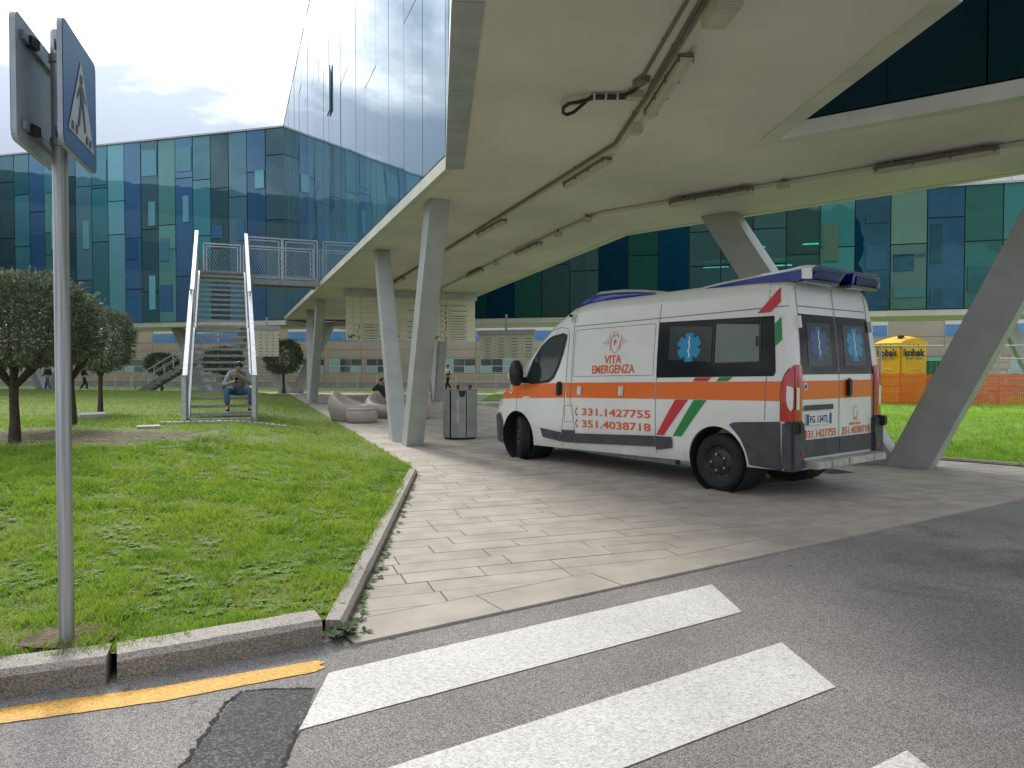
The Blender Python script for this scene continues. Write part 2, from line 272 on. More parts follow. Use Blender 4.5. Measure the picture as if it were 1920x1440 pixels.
# ------------------------------------------------------------------ helpers
class MB:
    def __init__(s): s.v = []; s.f = []
    def add(s, vs_, fs):
        o = len(s.v); s.v += [tuple(p) for p in vs_]; s.f += [tuple(i + o for i in f) for f in fs]; return s
    def box(s, c, d, rz=0.0, M=None):
        x, y, z = d[0] / 2, d[1] / 2, d[2] / 2
        P = [Vector(p) for p in ((-x, -y, -z), (x, -y, -z), (x, y, -z), (-x, y, -z), (-x, -y, z), (x, -y, z), (x, y, z), (-x, y, z))]
        if rz: P = [Matrix.Rotation(rz, 3, 'Z') @ p for p in P]
        if M is not None: P = [M @ p for p in P]
        return s.add([p + Vector(c) for p in P], BOXF)
    def beam(s, a, b, w, h, up=(0, 0, 1)):
        a, b = Vector(a), Vector(b); d = (b - a).normalized(); sd = d.cross(Vector(up))
        if sd.length < 1e-4: sd = d.cross(Vector((1, 0, 0)))
        sd.normalize(); u = sd.cross(d)
        q = [(-w / 2, -h / 2), (w / 2, -h / 2), (w / 2, h / 2), (-w / 2, h / 2)]
        return s.add([a + sd * x + u * y for x, y in q] + [b + sd * x + u * y for x, y in q], BEAMF)
    def tube(s, pts, r, n=8, cap=True):
        pts = [Vector(p) for p in pts]; k = len(pts); rs = r if isinstance(r, (list, tuple)) else [r] * k
        V, F = [], []; ref = Vector((0.123, 0.45, 0.9))
        for i, p in enumerate(pts):
            d = (pts[min(i + 1, k - 1)] - pts[max(i - 1, 0)]).normalized()
            sd = d.cross(ref)
            if sd.length < 0.05: sd = d.cross(Vector((1, 0, 0)))
            sd.normalize(); u = sd.cross(d)
            for j in range(n):
                a = 2 * math.pi * j / n; V.append(p + (sd * math.cos(a) + u * math.sin(a)) * rs[i])
        for i in range(k - 1):
            for j in range(n): F.append((i * n + j, i * n + (j + 1) % n, (i + 1) * n + (j + 1) % n, (i + 1) * n + j))
        if cap: F.append(tuple(range(n))[::-1]); F.append(tuple((k - 1) * n + j for j in range(n)))
        return s.add(V, F)
    def prism(s, poly, z0, z1):
        n = len(poly)
        V = [(x, y, z0) for x, y in poly] + [(x, y, z1) for x, y in poly]
        F = [tuple(range(n))[::-1], tuple(range(n, 2 * n))] + [(i, (i + 1) % n, n + (i + 1) % n, n + i) for i in range(n)]
        return s.add(V, F)
    def lathe(s, prof, c=(0, 0, 0), n=24, axis='z', cap=False):
        V, F = [], []; k = len(prof)
        for r, h in prof:
            for j in range(n):
                a = 2 * math.pi * j / n
                p = (r * math.cos(a), r * math.sin(a), h) if axis == 'z' else (r * math.cos(a), h, r * math.sin(a))
                V.append((p[0] + c[0], p[1] + c[1], p[2] + c[2]))
        for i in range(k - 1):
            for j in range(n): F.append((i * n + j, i * n + (j + 1) % n, (i + 1) * n + (j + 1) % n, (i + 1) * n + j))
        if cap: F.append(tuple(range(n))[::-1]); F.append(tuple((k - 1) * n + j for j in range(n)))
        return s.add(V, F)
    def quadgrid(s, fn, nu, nv):
        V = [fn(i / nu, j / nv) for j in range(nv + 1) for i in range(nu + 1)]
        F = [(j * (nu + 1) + i, j * (nu + 1) + i + 1, (j + 1) * (nu + 1) + i + 1, (j + 1) * (nu + 1) + i) for j in range(nv) for i in range(nu)]
        return s.add(V, F)
    def mesh(s, name, m=None, smooth=False, recalc=True):
        me = bpy.data.meshes.new(name); me.from_pydata(s.v, [], s.f)
        if recalc:
            bm = bmesh.new(); bm.from_mesh(me); bmesh.ops.recalc_face_normals(bm, faces=bm.faces); bm.to_mesh(me); bm.free()
        if m: me.materials.append(MATS[m])
        if smooth:
            me.polygons.foreach_set('use_smooth', [True] * len(me.polygons))
            if smooth != 'all': me.set_sharp_from_angle(angle=R(smooth if isinstance(smooth, (int, float)) and smooth > 1 else 35))
        return me
    def build(s, name, m=None, parent=None, smooth=False, bevel=0.0, recalc=True):
        me = s.mesh(name, m, smooth, recalc)
        if bevel:
            bm = bmesh.new(); bm.from_mesh(me); bmesh.ops.bevel(bm, geom=list(bm.edges), offset=bevel, segments=2, affect='EDGES', clamp_overlap=True); bm.to_mesh(me); bm.free()
        return link(name, me, parent)
BOXF = [(3, 2, 1, 0), (4, 5, 6, 7), (0, 1, 5, 4), (1, 2, 6, 5), (2, 3, 7, 6), (3, 0, 4, 7)]
BEAMF = [(3, 2, 1, 0), (4, 5, 6, 7), (0, 1, 5, 4), (1, 2, 6, 5), (2, 3, 7, 6), (3, 0, 4, 7)]
def link(name, data, parent=None):
    o = bpy.data.objects.new(name, data); COL.objects.link(o)
    if parent is not None: o.parent = parent
    return o
def tag(o, label=None, cat=None, group=None, kind=None):
    for k, v in (('label', label), ('category', cat), ('group', group), ('kind', kind)):
        if v: o[k] = v
    return o
def thing(name, label, cat, loc=(0, 0, 0), rz=0.0, group=None):
    o = bpy.data.objects.new(name, None); COL.objects.link(o); o.empty_display_size = 0.1
    o.location = loc; o.rotation_euler = (0, 0, rz); tag(o, label, cat, group); return o
def copy_tree(o, parent=None):
    c = o.copy(); COL.objects.link(c); c.parent = parent
    for ch in list(o.children): copy_tree(ch, c)
    return c
_T = {}
def text_mesh(s, size=1.0, bold=0.0, align='LEFT', space=1.0):
    """flat outline mesh of lettering in the XY plane, size = cap height about 0.7*size"""
    k = (s, size, bold, align, space)
    if k in _T: return _T[k]
    cu = bpy.data.curves.new('lettering', 'FONT'); cu.body = s; cu.size = size; cu.align_x = align; cu.offset = bold; cu.resolution_u = 3; cu.space_character = space
    o = bpy.data.objects.new('lettering', cu); COL.objects.link(o)
    bpy.context.view_layer.update()
    me = bpy.data.meshes.new_from_object(o.evaluated_get(bpy.context.evaluated_depsgraph_get()))
    V = [tuple(v.co) for v in me.vertices]; F = [tuple(p.vertices) for p in me.polygons]
    bpy.data.objects.remove(o); bpy.data.curves.remove(cu); bpy.data.meshes.remove(me)
    _T[k] = (V, F); return _T[k]
def lettering(name, s, m, parent, fn, size, bold=0.0, align='LEFT', space=1.0, fit=None):
    """letters laid on a surface: fn(u, v) -> point"""
    V, F = text_mesh(s, size, bold, align, space); k = 1.0
    if fit:
        w = max(v[0] for v in V) - min(v[0] for v in V); k = fit / w
    x0 = min(v[0] for v in V) if align == 'LEFT' else 0
    return MB().add([fn((v[0] - x0) * k, v[1]) for v in V], F).build(name, m, parent, recalc=False)
def interp(x, pts):
    if x <= pts[0][0]: return pts[0][1]
    for (a, b), (c, d) in zip(pts, pts[1:]):
        if x <= c: return b + (d - b) * (x - a) / (c - a)
    return pts[-1][1]
def sstep(a, b, x):
    t = min(1, max(0, (x - a) / (b - a))); return t * t * (3 - 2 * t)
def in_poly(x, y, P):
    c = False; n = len(P); j = n - 1
    for i in range(n):
        if (P[i][1] > y) != (P[j][1] > y) and x < (P[j][0] - P[i][0]) * (y - P[i][1]) / (P[j][1] - P[i][1]) + P[i][0]: c = not c
        j = i
    return c
def seg_d(x, y, a, b):
    dx, dy = b[0] - a[0], b[1] - a[1]; t = max(0, min(1, ((x - a[0]) * dx + (y - a[1]) * dy) / (dx * dx + dy * dy)))
    return math.hypot(x - a[0] - t * dx, y - a[1] - t * dy)
def flat(poly, z, name, m, parent=None, kind=None):
    o = MB().add([(x, y, z) for x, y in poly], [tuple(range(len(poly)))]).build(name, m, parent, recalc=False)
    if kind: o['kind'] = kind
    return o

# ================================================================== GROUND
road = flat([(-400, -400), (400, -400), (400, 600), (-400, 600)], 0.0, 'road', 'asphalt', kind='structure')
ROAD_A, ROAD_D = Vector((-0.88, 3.93)), Vector((0.8432, 0.5376)).normalized()
ROAD_N = Vector((-ROAD_D.y, ROAD_D.x))
def road_side(x, y): return (Vector((x, y)) - ROAD_A).dot(ROAD_N)        # >0 on the paved side
# painted markings
def sheet(name, poly, z, m, label, cat, group=None, sub=10, jit=0.0):
    P = []
    for i, a in enumerate(poly):
        b = poly[(i + 1) % len(poly)]
        for k in range(sub):
            t = k / sub; P.append((a[0] + (b[0] - a[0]) * t + random.uniform(-jit, jit), a[1] + (b[1] - a[1]) * t + random.uniform(-jit, jit)))
    o = flat(P, z, name, m); return tag(o, label, cat, group)
CWN = 'zebra crossing bars'
sheet('crossing_bar', [(-0.93, 3.57), (-0.91, 3.0), (1.46, 4.47), (1.43, 5.04)], 0.004, 'white_paint', 'white painted crossing bar nearest the stone paving', 'road marking', CWN, 40, 0.0015)
sheet('crossing_bar', [(-0.87, 2.47), (-0.85, 1.93), (1.57, 3.41), (1.52, 3.97)], 0.004, 'white_paint', 'long white painted crossing bar in the middle of the foreground', 'road marking', CWN, 40, 0.0015)
sheet('crossing_bar', [(-0.80, 1.38), (-0.78, 0.84), (1.66, 2.33), (1.60, 2.84)], 0.004, 'white_paint', 'white crossing bar showing only its tip at the bottom edge', 'road marking', CWN, 40, 0.0015)
sheet('yellow_line', [(-1.03, 3.72), (-0.985, 3.70), (-1.005, 3.66), (-0.965, 3.635), (-1.0, 3.585), (-1.62, 3.265), (-2.24, 3.05), (-4.1, 2.34), (-7.0, 1.25), (-7.05, 1.38), (-4.15, 2.48), (-2.31, 3.20), (-1.71, 3.41)], 0.004, 'yellow_paint', 'yellow painted line along the foot of the granite kerb', 'road marking', None, 14, 0.003)
sheet('asphalt_patch', [(-1.30, 3.36), (-0.95, 3.40), (-0.90, 3.02), (-0.86, 2.2), (-1.45, 2.2), (-1.27, 2.75), (-1.30, 2.96)], 0.002, 'asphalt_patch', 'dark repaired asphalt patch with a ragged edge beside the crossing', 'asphalt patch', None, 26, 0.007)

def crack(name, label, pts, w):
    P = []
    for a, b in zip(pts, pts[1:]):
        for k in range(14): t = k / 14; P.append((a[0] + (b[0] - a[0]) * t + random.uniform(-.010, .010), a[1] + (b[1] - a[1]) * t + random.uniform(-.010, .010)))
    V = []
    for i, q in enumerate(P):
        a, b = P[max(0, i - 1)], P[min(len(P) - 1, i + 1)]; L = math.hypot(b[0] - a[0], b[1] - a[1]) or 1; ww = w * random.uniform(0.25, 1.2); V += [(q[0] - (b[1] - a[1]) / L * ww, q[1] + (b[0] - a[0]) / L * ww, 0.0035), (q[0] + (b[1] - a[1]) / L * ww, q[1] - (b[0] - a[0]) / L * ww, 0.0035)]
    tag(MB().add(V, [(2 * i, 2 * i + 1, 2 * i + 3, 2 * i + 2) for i in range(len(P) - 1)]).build(name, 'crack_dark', recalc=False), label, 'crack')
mat('crack_dark', (0.03, 0.028, 0.027), 0.95)
crack('asphalt_crack', 'jagged dark crack along the left edge of the asphalt patch', [(-1.29, 3.37), (-1.32, 3.25), (-1.30, 2.96), (-1.28, 2.75), (-1.40, 2.4), (-1.46, 2.2)], 0.012)
crack('asphalt_crack', 'dark crack along the top of the asphalt patch', [(-1.29, 3.37), (-1.1, 3.395), (-0.95, 3.40)], 0.008)
crack('asphalt_crack', 'dark crack between the asphalt patch and the crossing bars', [(-0.93, 3.05), (-0.90, 2.8), (-0.87, 2.5)], 0.010)

# ---- left lawn
LR = [(-12, -36), (-0.4, -12.2), (1.5, -7.1), (2.72, -4.05), (3.36, -2.47), (3.52, -2.05), (3.78, -1.58), (4.06, -1.14), (4.2, -1.08), (10.3, -1.43), (10.83, -1.52), (41.25, -12.88), (50, -45)]
def lawn_xr(y): return interp(y, LR)
KERB = [(-12.2, -0.42), (-7.1, 1.48), (-4.05, 2.68), (-2.47, 3.30), (-1.5, 3.70), (-1.1, 3.95)]
def lawn_z(x, y):
    d1 = min(seg_d(x, y, (-1.43, 10.3), (-1.52, 10.83)), seg_d(x, y, (-1.52, 10.83), (-12.88, 41.25)))
    d2 = seg_d(x, y, (-1.08, 4.2), (-1.43, 10.3))
    d3 = min(seg_d(x, y, a, b) for a, b in zip(KERB, KERB[1:]))
    d4 = seg_d(x, y, (-12.88, 41.25), (-45, 50))
    z = min(0.025 + 0.32 * sstep(0, 3.0, d1), 0.07 + 0.28 * sstep(0, 4.5, d2), 0.115 + 0.24 * sstep(0, 5, d3), 0.025 + 0.32 * sstep(0, 5, d4))
    return z + 0.012 * (mnoise.noise((x * 1.3, y * 1.3, 3.0))) * min(1, min(d1, d2, d3) * 2)
def lawn_mesh(name, ys, xfn, zfn, label_m, nx, W, sgn):
    V, F = [], []
    for y in ys:
        xr = xfn(y)
        for i in range(nx + 1):
            x = xr + sgn * W * (i / nx) ** 2.2; V.append((x, y, zfn(x, y)))
    n = nx + 1
    for j in range(len(ys) - 1):
        for i in range(nx): F.append((j * n + i, j * n + i + 1, (j + 1) * n + i + 1, (j + 1) * n + i))
    o = MB().add(V, F).build(name, label_m, None, smooth='all'); o['kind'] = 'structure'; return o
ys = [-11.9, -6, -3, -0.4, 1.0, 1.5, 2.2, 2.72, 3.1, 3.36, 3.52, 3.65, 3.78, 3.92, 4.06, 4.2] + list(np.arange(4.4, 10.3, 0.25)) + [10.3, 10.55, 10.83] + list(np.arange(11.2, 41.2, 0.6)) + [41.25, 43, 45, 47, 49, 50]
def lawn_material():
    m = bpy.data.materials.new('lawn_left'); m.use_nodes = True
    N, Lk = m.node_tree.nodes, m.node_tree.links; p = N['Principled BSDF']; p.inputs['Roughness'].default_value = 0.95
    t = N.new('ShaderNodeTexCoord')
    def noise(sc, det=6):
        n = N.new('ShaderNodeTexNoise'); n.inputs['Scale'].default_value = sc; n.inputs['Detail'].default_value = det; Lk.new(t.outputs['Object'], n.inputs['Vector']); return n.outputs['Fac']
    def ramp(f, a, b, ca, cb):
        r = N.new('ShaderNodeValToRGB'); r.color_ramp.elements[0].position = a; r.color_ramp.elements[1].position = b; r.color_ramp.elements[0].color = (*ca, 1); r.color_ramp.elements[1].color = (*cb, 1); Lk.new(f, r.inputs[0]); return r.outputs[0]
    g = ramp(noise(1.4), 0.35, 0.68, (0.10, 0.165, 0.022), (0.17, 0.19, 0.045))
    s = ramp(noise(7, 9), 0.35, 0.65, (0.060, 0.042, 0.027), (0.15, 0.11, 0.072))
    # worn bare soil under the trees: an ellipse with a ragged border
    sub = N.new('ShaderNodeVectorMath'); sub.operation = 'SUBTRACT'; sub.inputs[1].default_value = (-8.4, 12.2, 0); Lk.new(t.outputs['Object'], sub.inputs[0])
    mul = N.new('ShaderNodeVectorMath'); mul.operation = 'MULTIPLY'; mul.inputs[1].default_value = (1 / 3.9, 1 / 1.9, 0); Lk.new(sub.outputs[0], mul.inputs[0])
    ln = N.new('ShaderNodeVectorMath'); ln.operation = 'LENGTH'; Lk.new(mul.outputs[0], ln.inputs[0])
    ad = N.new('ShaderNodeMath'); ad.operation = 'MULTIPLY_ADD'; Lk.new(noise(1.6, 7), ad.inputs[0]); ad.inputs[1].default_value = 1.5; Lk.new(ln.outputs['Value'], ad.inputs[2])
    fac = ramp(ad.outputs[0], 0.95, 0.999, (1, 1, 1), (0, 0, 0))
    ad2 = N.new('ShaderNodeMath'); ad2.operation = 'SUBTRACT'; Lk.new(ad.outputs[0], ad2.inputs[0]); ad2.inputs[1].default_value = 0.62
    fac = ramp(ad2.outputs[0], 0.75, 0.98, (1, 1, 1), (0, 0, 0))
    bare = ramp(noise(2.3, 8), 0.63, 0.72, (0, 0, 0), (0.75, 0.75, 0.75))
    mxm = N.new('ShaderNodeMath'); mxm.operation = 'MAXIMUM'; Lk.new(fac, mxm.inputs[0]); Lk.new(bare, mxm.inputs[1])
    mm = N.new('ShaderNodeMix'); mm.data_type = 'RGBA'; Lk.new(mxm.outputs[0], mm.inputs['Factor']); Lk.new(g, mm.inputs['A']); Lk.new(s, mm.inputs['B']); Lk.new(mm.outputs['Result'], p.inputs['Base Color'])
    b = N.new('ShaderNodeBump'); b.inputs['Strength'].default_value = 0.8; b.inputs['Distance'].default_value = 0.03; Lk.new(noise(25, 6), b.inputs['Height']); Lk.new(b.outputs[0], p.inputs['Normal'])
    MATS['lawn_left'] = m
lawn_material()
lawn_mesh('lawn', ys, lawn_xr, lawn_z, 'lawn_left', 46, 60, -1)
# ---- right lawn
RL = [(2, 17.0), (11.0, 7.96), (11.97, 6.99), (29.45, -1.33), (30.2, -1.6)]
def lawn2_z(x, y):
    d = min(seg_d(x, y, (17, 2), (7.96, 11)), seg_d(x, y, (7.96, 11), (6.99, 11.97)), seg_d(x, y, (6.99, 11.97), (-1.33, 29.45)))
    d = min(d, max(0.0, 30.2 - y) * 2)
    return 0.02 + 0.33 * sstep(0, 7, d) + 0.012 * mnoise.noise((x * 1.1, y * 1.1, 7.0)) * min(1, d)
lawn_mesh('lawn', [2] + list(np.arange(3, 11, 0.5)) + [11.0, 11.5, 11.97] + list(np.arange(12.5, 29.4, 0.6)) + [29.45, 30.2], lambda y: interp(y, RL), lawn2_z, 'lawn_ground', 44, 46, 1)
# far strips of grass behind the cross path
flat([(-45, 52), (-14.5, 44.9), (-1, 43.6), (-1, 49.5), (-14, 50.5), (-46, 58)], 0.03, 'lawn', 'lawn_ground', kind='structure')
flat([(-1.5, 33.2), (40, 31.5), (40, 36), (8, 43), (-1.0, 43.2)], 0.03, 'lawn', 'lawn_ground', kind='structure')

# ---- forecourt paving: bed, border slabs, stones
FP = [(-0.88, 3.93), (17.0, 15.3), (17, 2.0), (7.96, 11.0), (6.99, 11.97)]
pave = MB()
pave.add([(x, y, 0.004) for x, y in [(-0.9, 3.95), (6.0, 8.32), (14.0, 13.4), (20, 30), (20, 31), (-9.0, 31), (-1.4, 10.5), (-1.0, 4.1)]], [tuple(range(8))])
pavement = pave.build('pavement', 'joint', recalc=False); pavement['kind'] = 'structure'
flat([(-60, 52.5), (-8.9, 29.6), (20, 29.6), (50, 31.5), (-1.5, 33.2), (-1, 43.3), (-14.5, 44.6), (-45, 51.8)][0:0] or [(-9.3, 30.8), (40, 30.8), (40, 62), (-60, 62), (-60, 50.5), (-45, 50.4), (-12.9, 41.3)], 0.008, 'path', 'paving_far', kind='structure')
RD = Vector((math.cos(R(19)), math.sin(R(19)))); RN = Vector((-RD.y, RD.x))
def clip_half(poly, side):
    out = []
    for i, a in enumerate(poly):
        b = poly[(i + 1) % len(poly)]; sa, sb = side(*a), side(*b)
        if sa >= 0: out.append(a)
        if (sa >= 0) != (sb >= 0):
            t = sa / (sa - sb); out.append((a[0] + (b[0] - a[0]) * t, a[1] + (b[1] - a[1]) * t))
    return out
BW = 0.36
def left_bound(y): return lawn_xr(y) - 0.05
stones = []
s = 1.5
row = 0
while s < 31:
    w = 0.25 if s < 26 else 0.25
    t = -14 + random.uniform(0, 0.8)
    while t < 16:
        ln = random.choice((0.6, 0.75, 0.9, 0.9, 1.05)); a = RD * t + RN * s; mid = RD * (t + ln / 2) + RN * (s + w / 2)
        g = 0.005
        if mid.y > 3.5 and mid.y < 31 and mid.x > left_bound(mid.y) - 0.45 and mid.x < interp(mid.y, RL) + 0.35 and abs(mid.x) < 1.0 + mid.y * 0.80 and road_side(mid.x, mid.y) > BW - 0.35:
            q = [RD * (t + g) + RN * (s + g), RD * (t + ln - g) + RN * (s + g), RD * (t + ln - g) + RN * (s + w - g), RD * (t + g) + RN * (s + w - g)]
            P = clip_half([(p.x, p.y) for p in q], lambda x, y: road_side(x, y) - BW)
            if mid.y < 11.4: P = clip_half(P, lambda x, y: x - (lawn_xr(y) + 0.02)) if P else P
            if len(P) > 2: stones.append((mid.length, P))
        t += ln
    s += w; row += 1
k = 0.0
while k < 17:                                                    # border slabs along the asphalt
    a = ROAD_A + ROAD_D * (k + 0.004); b = ROAD_A + ROAD_D * (k + 0.98); n = ROAD_N * (BW - 0.006)
    stones.append(((a + b).length / 2, [(a.x, a.y), (b.x, b.y), (b.x + n.x, b.y + n.y), (a.x + n.x, a.y + n.y)])); k += 0.985
stones.sort(key=lambda q: q[0])
rest = MB()
for i, (d, P) in enumerate(stones):
    z = 0.013 + random.uniform(-0.0015, 0.0015)
    if i < 300: MB().prism(P, -0.02, z).build('paving_stone', 'paving', pavement)
    else: rest.prism(P, -0.02, z)
o = rest.build('paving_stones', 'paving_far', pavement); o['kind'] = 'stuff'
# ---- kerbs
def kerb_stone(name, a, b, w, h, label, group, m='kerb_granite', side=1):
    a, b = Vector(a), Vector(b); d = (b - a).normalized(); n = Vector((-d.y, d.x)) * side; L = (b - a).length
    mb = MB(); prof = [(0.0, -0.05), (0.006, h - 0.03), (0.030, h), (w, h + 0.004), (w, -0.05)]
    steps = 8; V = []
    for i in range(steps + 1):
        p = a + d * (L * i / steps)
        for q, (u, z) in enumerate(prof):
            r = 0.004 * mnoise.noise((p.x * 9, p.y * 9, q)) if 0 < i < steps else 0
            V.append((p.x + n.x * (u + r), p.y + n.y * (u + r), z + r * (z > 0)))
    k = len(prof); F = [(i * k + j, i * k + (j + 1) % k, (i + 1) * k + (j + 1) % k, (i + 1) * k + j) for i in range(steps) for j in range(k)]
    F += [tuple(range(k)), tuple(steps * k + j for j in range(k))]
    mb.add(V, F); o = mb.build(name, m, None)
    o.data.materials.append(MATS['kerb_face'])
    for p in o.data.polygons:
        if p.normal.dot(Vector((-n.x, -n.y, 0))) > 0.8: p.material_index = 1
    return tag(o, label, 'kerb', group)
kerb_stone('kerb_stone', (-1.94, 3.455), (-1.06, 3.945), 0.19, 0.135, 'granite kerb stone ending beside the weed tuft', 'granite kerb stones')
kerb_stone('kerb_stone', (-2.92, 3.075), (-1.985, 3.435), 0.19, 0.135, 'granite kerb stone in front of the sign pole', 'granite kerb stones')
kerb_stone('kerb_stone', (-4.0, 2.66), (-2.95, 3.065), 0.19, 0.135, 'granite kerb stone left of the one before the sign pole', 'granite kerb stones')
p0, p1 = Vector((-0.97, 4.10)), Vector((-1.375, 10.30)); nE = 6
for i in range(nE):
    a = p0 + (p1 - p0) * (i / nE); b = p0 + (p1 - p0) * ((i + 0.993) / nE)
    nm = ['first', 'second', 'third', 'fourth', 'fifth', 'last'][i]
    kerb_stone('edging_stone', a, b, 0.115, 0.085, nm + ' narrow edging stone between lawn and paving, counted from the road', 'narrow lawn edging stones')
a, b = Vector((6.94, 12.02)), Vector((7.93, 11.04)); d = b - a
for i in range(4): kerb_stone('edging_stone', a + d * i, a + d * (i + 0.99), 0.09, 0.06, ['first', 'second', 'third', 'fourth'][i] + ' low edging stone of the right lawn, counted from the big leaning column', 'edging of the right lawn')
a, b = Vector((6.94, 12.02)), Vector((-1.36, 29.5)); d = (b - a) / 12
for i in range(12): kerb_stone('edging_stone', a + d * i, a + d * (i + 0.99), 0.08, 0.05, 'low edging stone behind the ambulance along the right lawn', 'edging stones running behind the ambulance', side=-1)

# ---- grass
def blades(name, pts, hgt, wid, cols, zfn, label):
    n = len(pts); P = np.empty((n, 5, 3)); ang = rng.uniform(0, 2 * np.pi, n); lean = rng.uniform(0.25, 1.1, n); la = rng.uniform(0, 2 * np.pi, n)
    base = np.array([[x, y, zfn(x, y) - 0.004] for x, y in pts]); tuft = np.array([max(0.45, 0.95 + 1.2 * mnoise.noise((x * 2.6, y * 2.6, 31.0)) + 0.9 * mnoise.noise((x * 9, y * 9, 3.0))) for x, y in pts]); h = hgt * rng.uniform(0.5, 1.4, n) * tuft; w = wid * rng.uniform(0.7, 1.4, n)
    sx, sy = np.cos(ang) * w / 2, np.sin(ang) * w / 2; lx, ly = np.cos(la) * lean * h, np.sin(la) * lean * h
    for j, (t, ww) in enumerate(((0, 1), (0, -1), (0.55, 0.85), (0.55, -0.85), (1, 0))):
        P[:, j, 0] = base[:, 0] + sx * ww + lx * t * t; P[:, j, 1] = base[:, 1] + sy * ww + ly * t * t; P[:, j, 2] = base[:, 2] + h * (t - 0.22 * t * t * lean)
    V = P.reshape(-1, 3); idx = np.arange(n)[:, None] * 5
    loops = np.concatenate([idx + np.array([[0, 1, 3, 2]]), idx + np.array([[2, 3, 4]])], 1).reshape(-1)
    starts = (np.arange(n)[:, None] * 7 + np.array([[0, 4]])).reshape(-1); tot = np.tile([4, 3], n)
    return numpy_obj(name, V, loops, starts, tot, np.repeat(cols, 5, 0), 'grass', label)
def numpy_obj(name, V, loops, starts, tot, C, m, label=None, parent=None):
    me = bpy.data.meshes.new(name); me.vertices.add(len(V)); me.vertices.foreach_set('co', V.astype(np.float32).ravel())
    me.loops.add(len(loops)); me.loops.foreach_set('vertex_index', loops.astype(np.int32)); me.polygons.add(len(starts))
    me.polygons.foreach_set('loop_start', starts.astype(np.int32)); me.update(calc_edges=True); me.validate()
    at = me.color_attributes.new('Col', 'FLOAT_COLOR', 'POINT'); CC = np.ones((len(V), 4), np.float32); CC[:, :3] = C; at.data.foreach_set('color', CC.ravel())
    me.materials.append(MATS[m]); o = link(name, me, parent)
    if label: o['label'] = label
    return o
def bare(x, y):
    d = math.hypot((x + 8.4) / 3.9, (y - 12.2) / 1.9) + 0.55 * mnoise.noise((x * 0.9, y * 0.9, 1.0))
    return max(0, 1 - sstep(0.7, 1.15, d))
def lawn_points(xfn, sgn, bands, keep):
    pts = []
    for y0, y1, dens, xmax in bands:
        n = int((y1 - y0) * xmax * dens); yy = rng.uniform(y0, y1, n); xx = rng.uniform(0, xmax, n)
        for x, y in zip(xx, yy):
            X = xfn(y) + sgn * x
            if abs(X) < y * 0.95 + 0.6 and keep(X, y): pts.append((X, y))
    return pts
def grass_cols(pts, dry=1.0):
    out = np.empty((len(pts), 3))
    for i, (x, y) in enumerate(pts):
        t = mnoise.noise((x * 0.5, y * 0.5, 0)) * 0.5 + mnoise.noise((x * 2.2, y * 2.2, 5)) * 0.6 + mnoise.noise((x * 7, y * 7, 15)) * 0.5 - 0.05 + random.uniform(-0.4, 0.4)
        if t > 0: c = (0.285 + 0.15 * t * dry, 0.45 + 0.03 * t, 0.035 + 0.045 * t)
        else: c = (0.285 + 0.22 * t, 0.45 + 0.27 * t, 0.035 + 0.014 * t)
        if random.random() < (0.03 + 0.13 * bald(x, y)) * dry: c = (0.34, 0.27, 0.13)
        out[i] = c
    return out
def bald(x, y): return sstep(0.10, 0.42, mnoise.noise((x * 1.5, y * 1.5, 9.0)) + 0.45 * mnoise.noise((x * 5.2, y * 5.2, 2.0)))
def thin(x, y): return random.random() > 0.93 * bare(x, y) and random.random() > 0.5 * bald(x, y)
pts = lawn_points(lawn_xr, -1, [(2.2, 4.2, 6500, 3.6), (4.2, 6.0, 5000, 5.0)], thin)
o = blades('lawn_grass', pts, 0.048, 0.0055, grass_cols(pts), lawn_z, 'short green grass blades of the left lawn beside the kerb'); tag(o, cat='grass', kind='stuff')
pts = lawn_points(lawn_xr, -1, [(6.0, 8.5, 2600, 7.5), (8.5, 12, 1500, 10.5), (12, 18, 520, 15), (18, 28, 170, 22), (28, 42, 60, 28)], thin)
o = blades('lawn_grass', pts, 0.055, 0.010, grass_cols(pts), lawn_z, 'short green grass of the left lawn around trees and stairs'); tag(o, cat='grass', kind='stuff')
pts = lawn_points(lambda y: interp(y, RL), 1, [(10.6, 14, 900, 6), (14, 19, 420, 12), (19, 29, 140, 20)], lambda x, y: True)
o = blades('lawn_grass', pts, 0.07, 0.011, grass_cols(pts, 0.5) * 1.2, lawn2_z, 'bright green grass of the right lawn before the orange netting'); tag(o, cat='grass', kind='stuff')
def rosettes(name, centres, zfn, size, label, cols, tall=0.4):
    V, F, C = [], [], []
    for (x, y), c in zip(centres, cols):
        z = zfn(x, y); k = random.randint(4, 8); a0 = random.uniform(0, 6.28)
        for j in range(k):
            a = a0 + j * 6.28 / k + random.uniform(-0.3, 0.3); L = size * random.uniform(0.6, 1.3); w = L * 0.24; up = random.uniform(0.15, 1) * tall
            ca, sa = math.cos(a), math.sin(a); o_ = len(V)
            for t, ww in ((0, 0.2), (0.5, 1), (1, 0.0)):
                for sg in (1, -1):
                    V.append((x + ca * L * t - sa * w * ww * sg, y + sa * L * t + ca * w * ww * sg, z + 0.01 + L * up * (t - 0.5 * t * t))); C.append(c)
            F += [(o_, o_ + 1, o_ + 3, o_ + 2), (o_ + 2, o_ + 3, o_ + 5, o_ + 4)]
    return numpy_obj(name, np.array(V), np.array(F).ravel(), np.arange(len(F)) * 4, None, np.array(C), 'grass', label)
cen = [p for p in lawn_points(lawn_xr, -1, [(2.4, 6, 90, 4), (6, 12, 26, 9), (12, 20, 7, 12)], lambda x, y: mnoise.noise((x * 1.2, y * 1.2, 20.0)) > -0.12)]
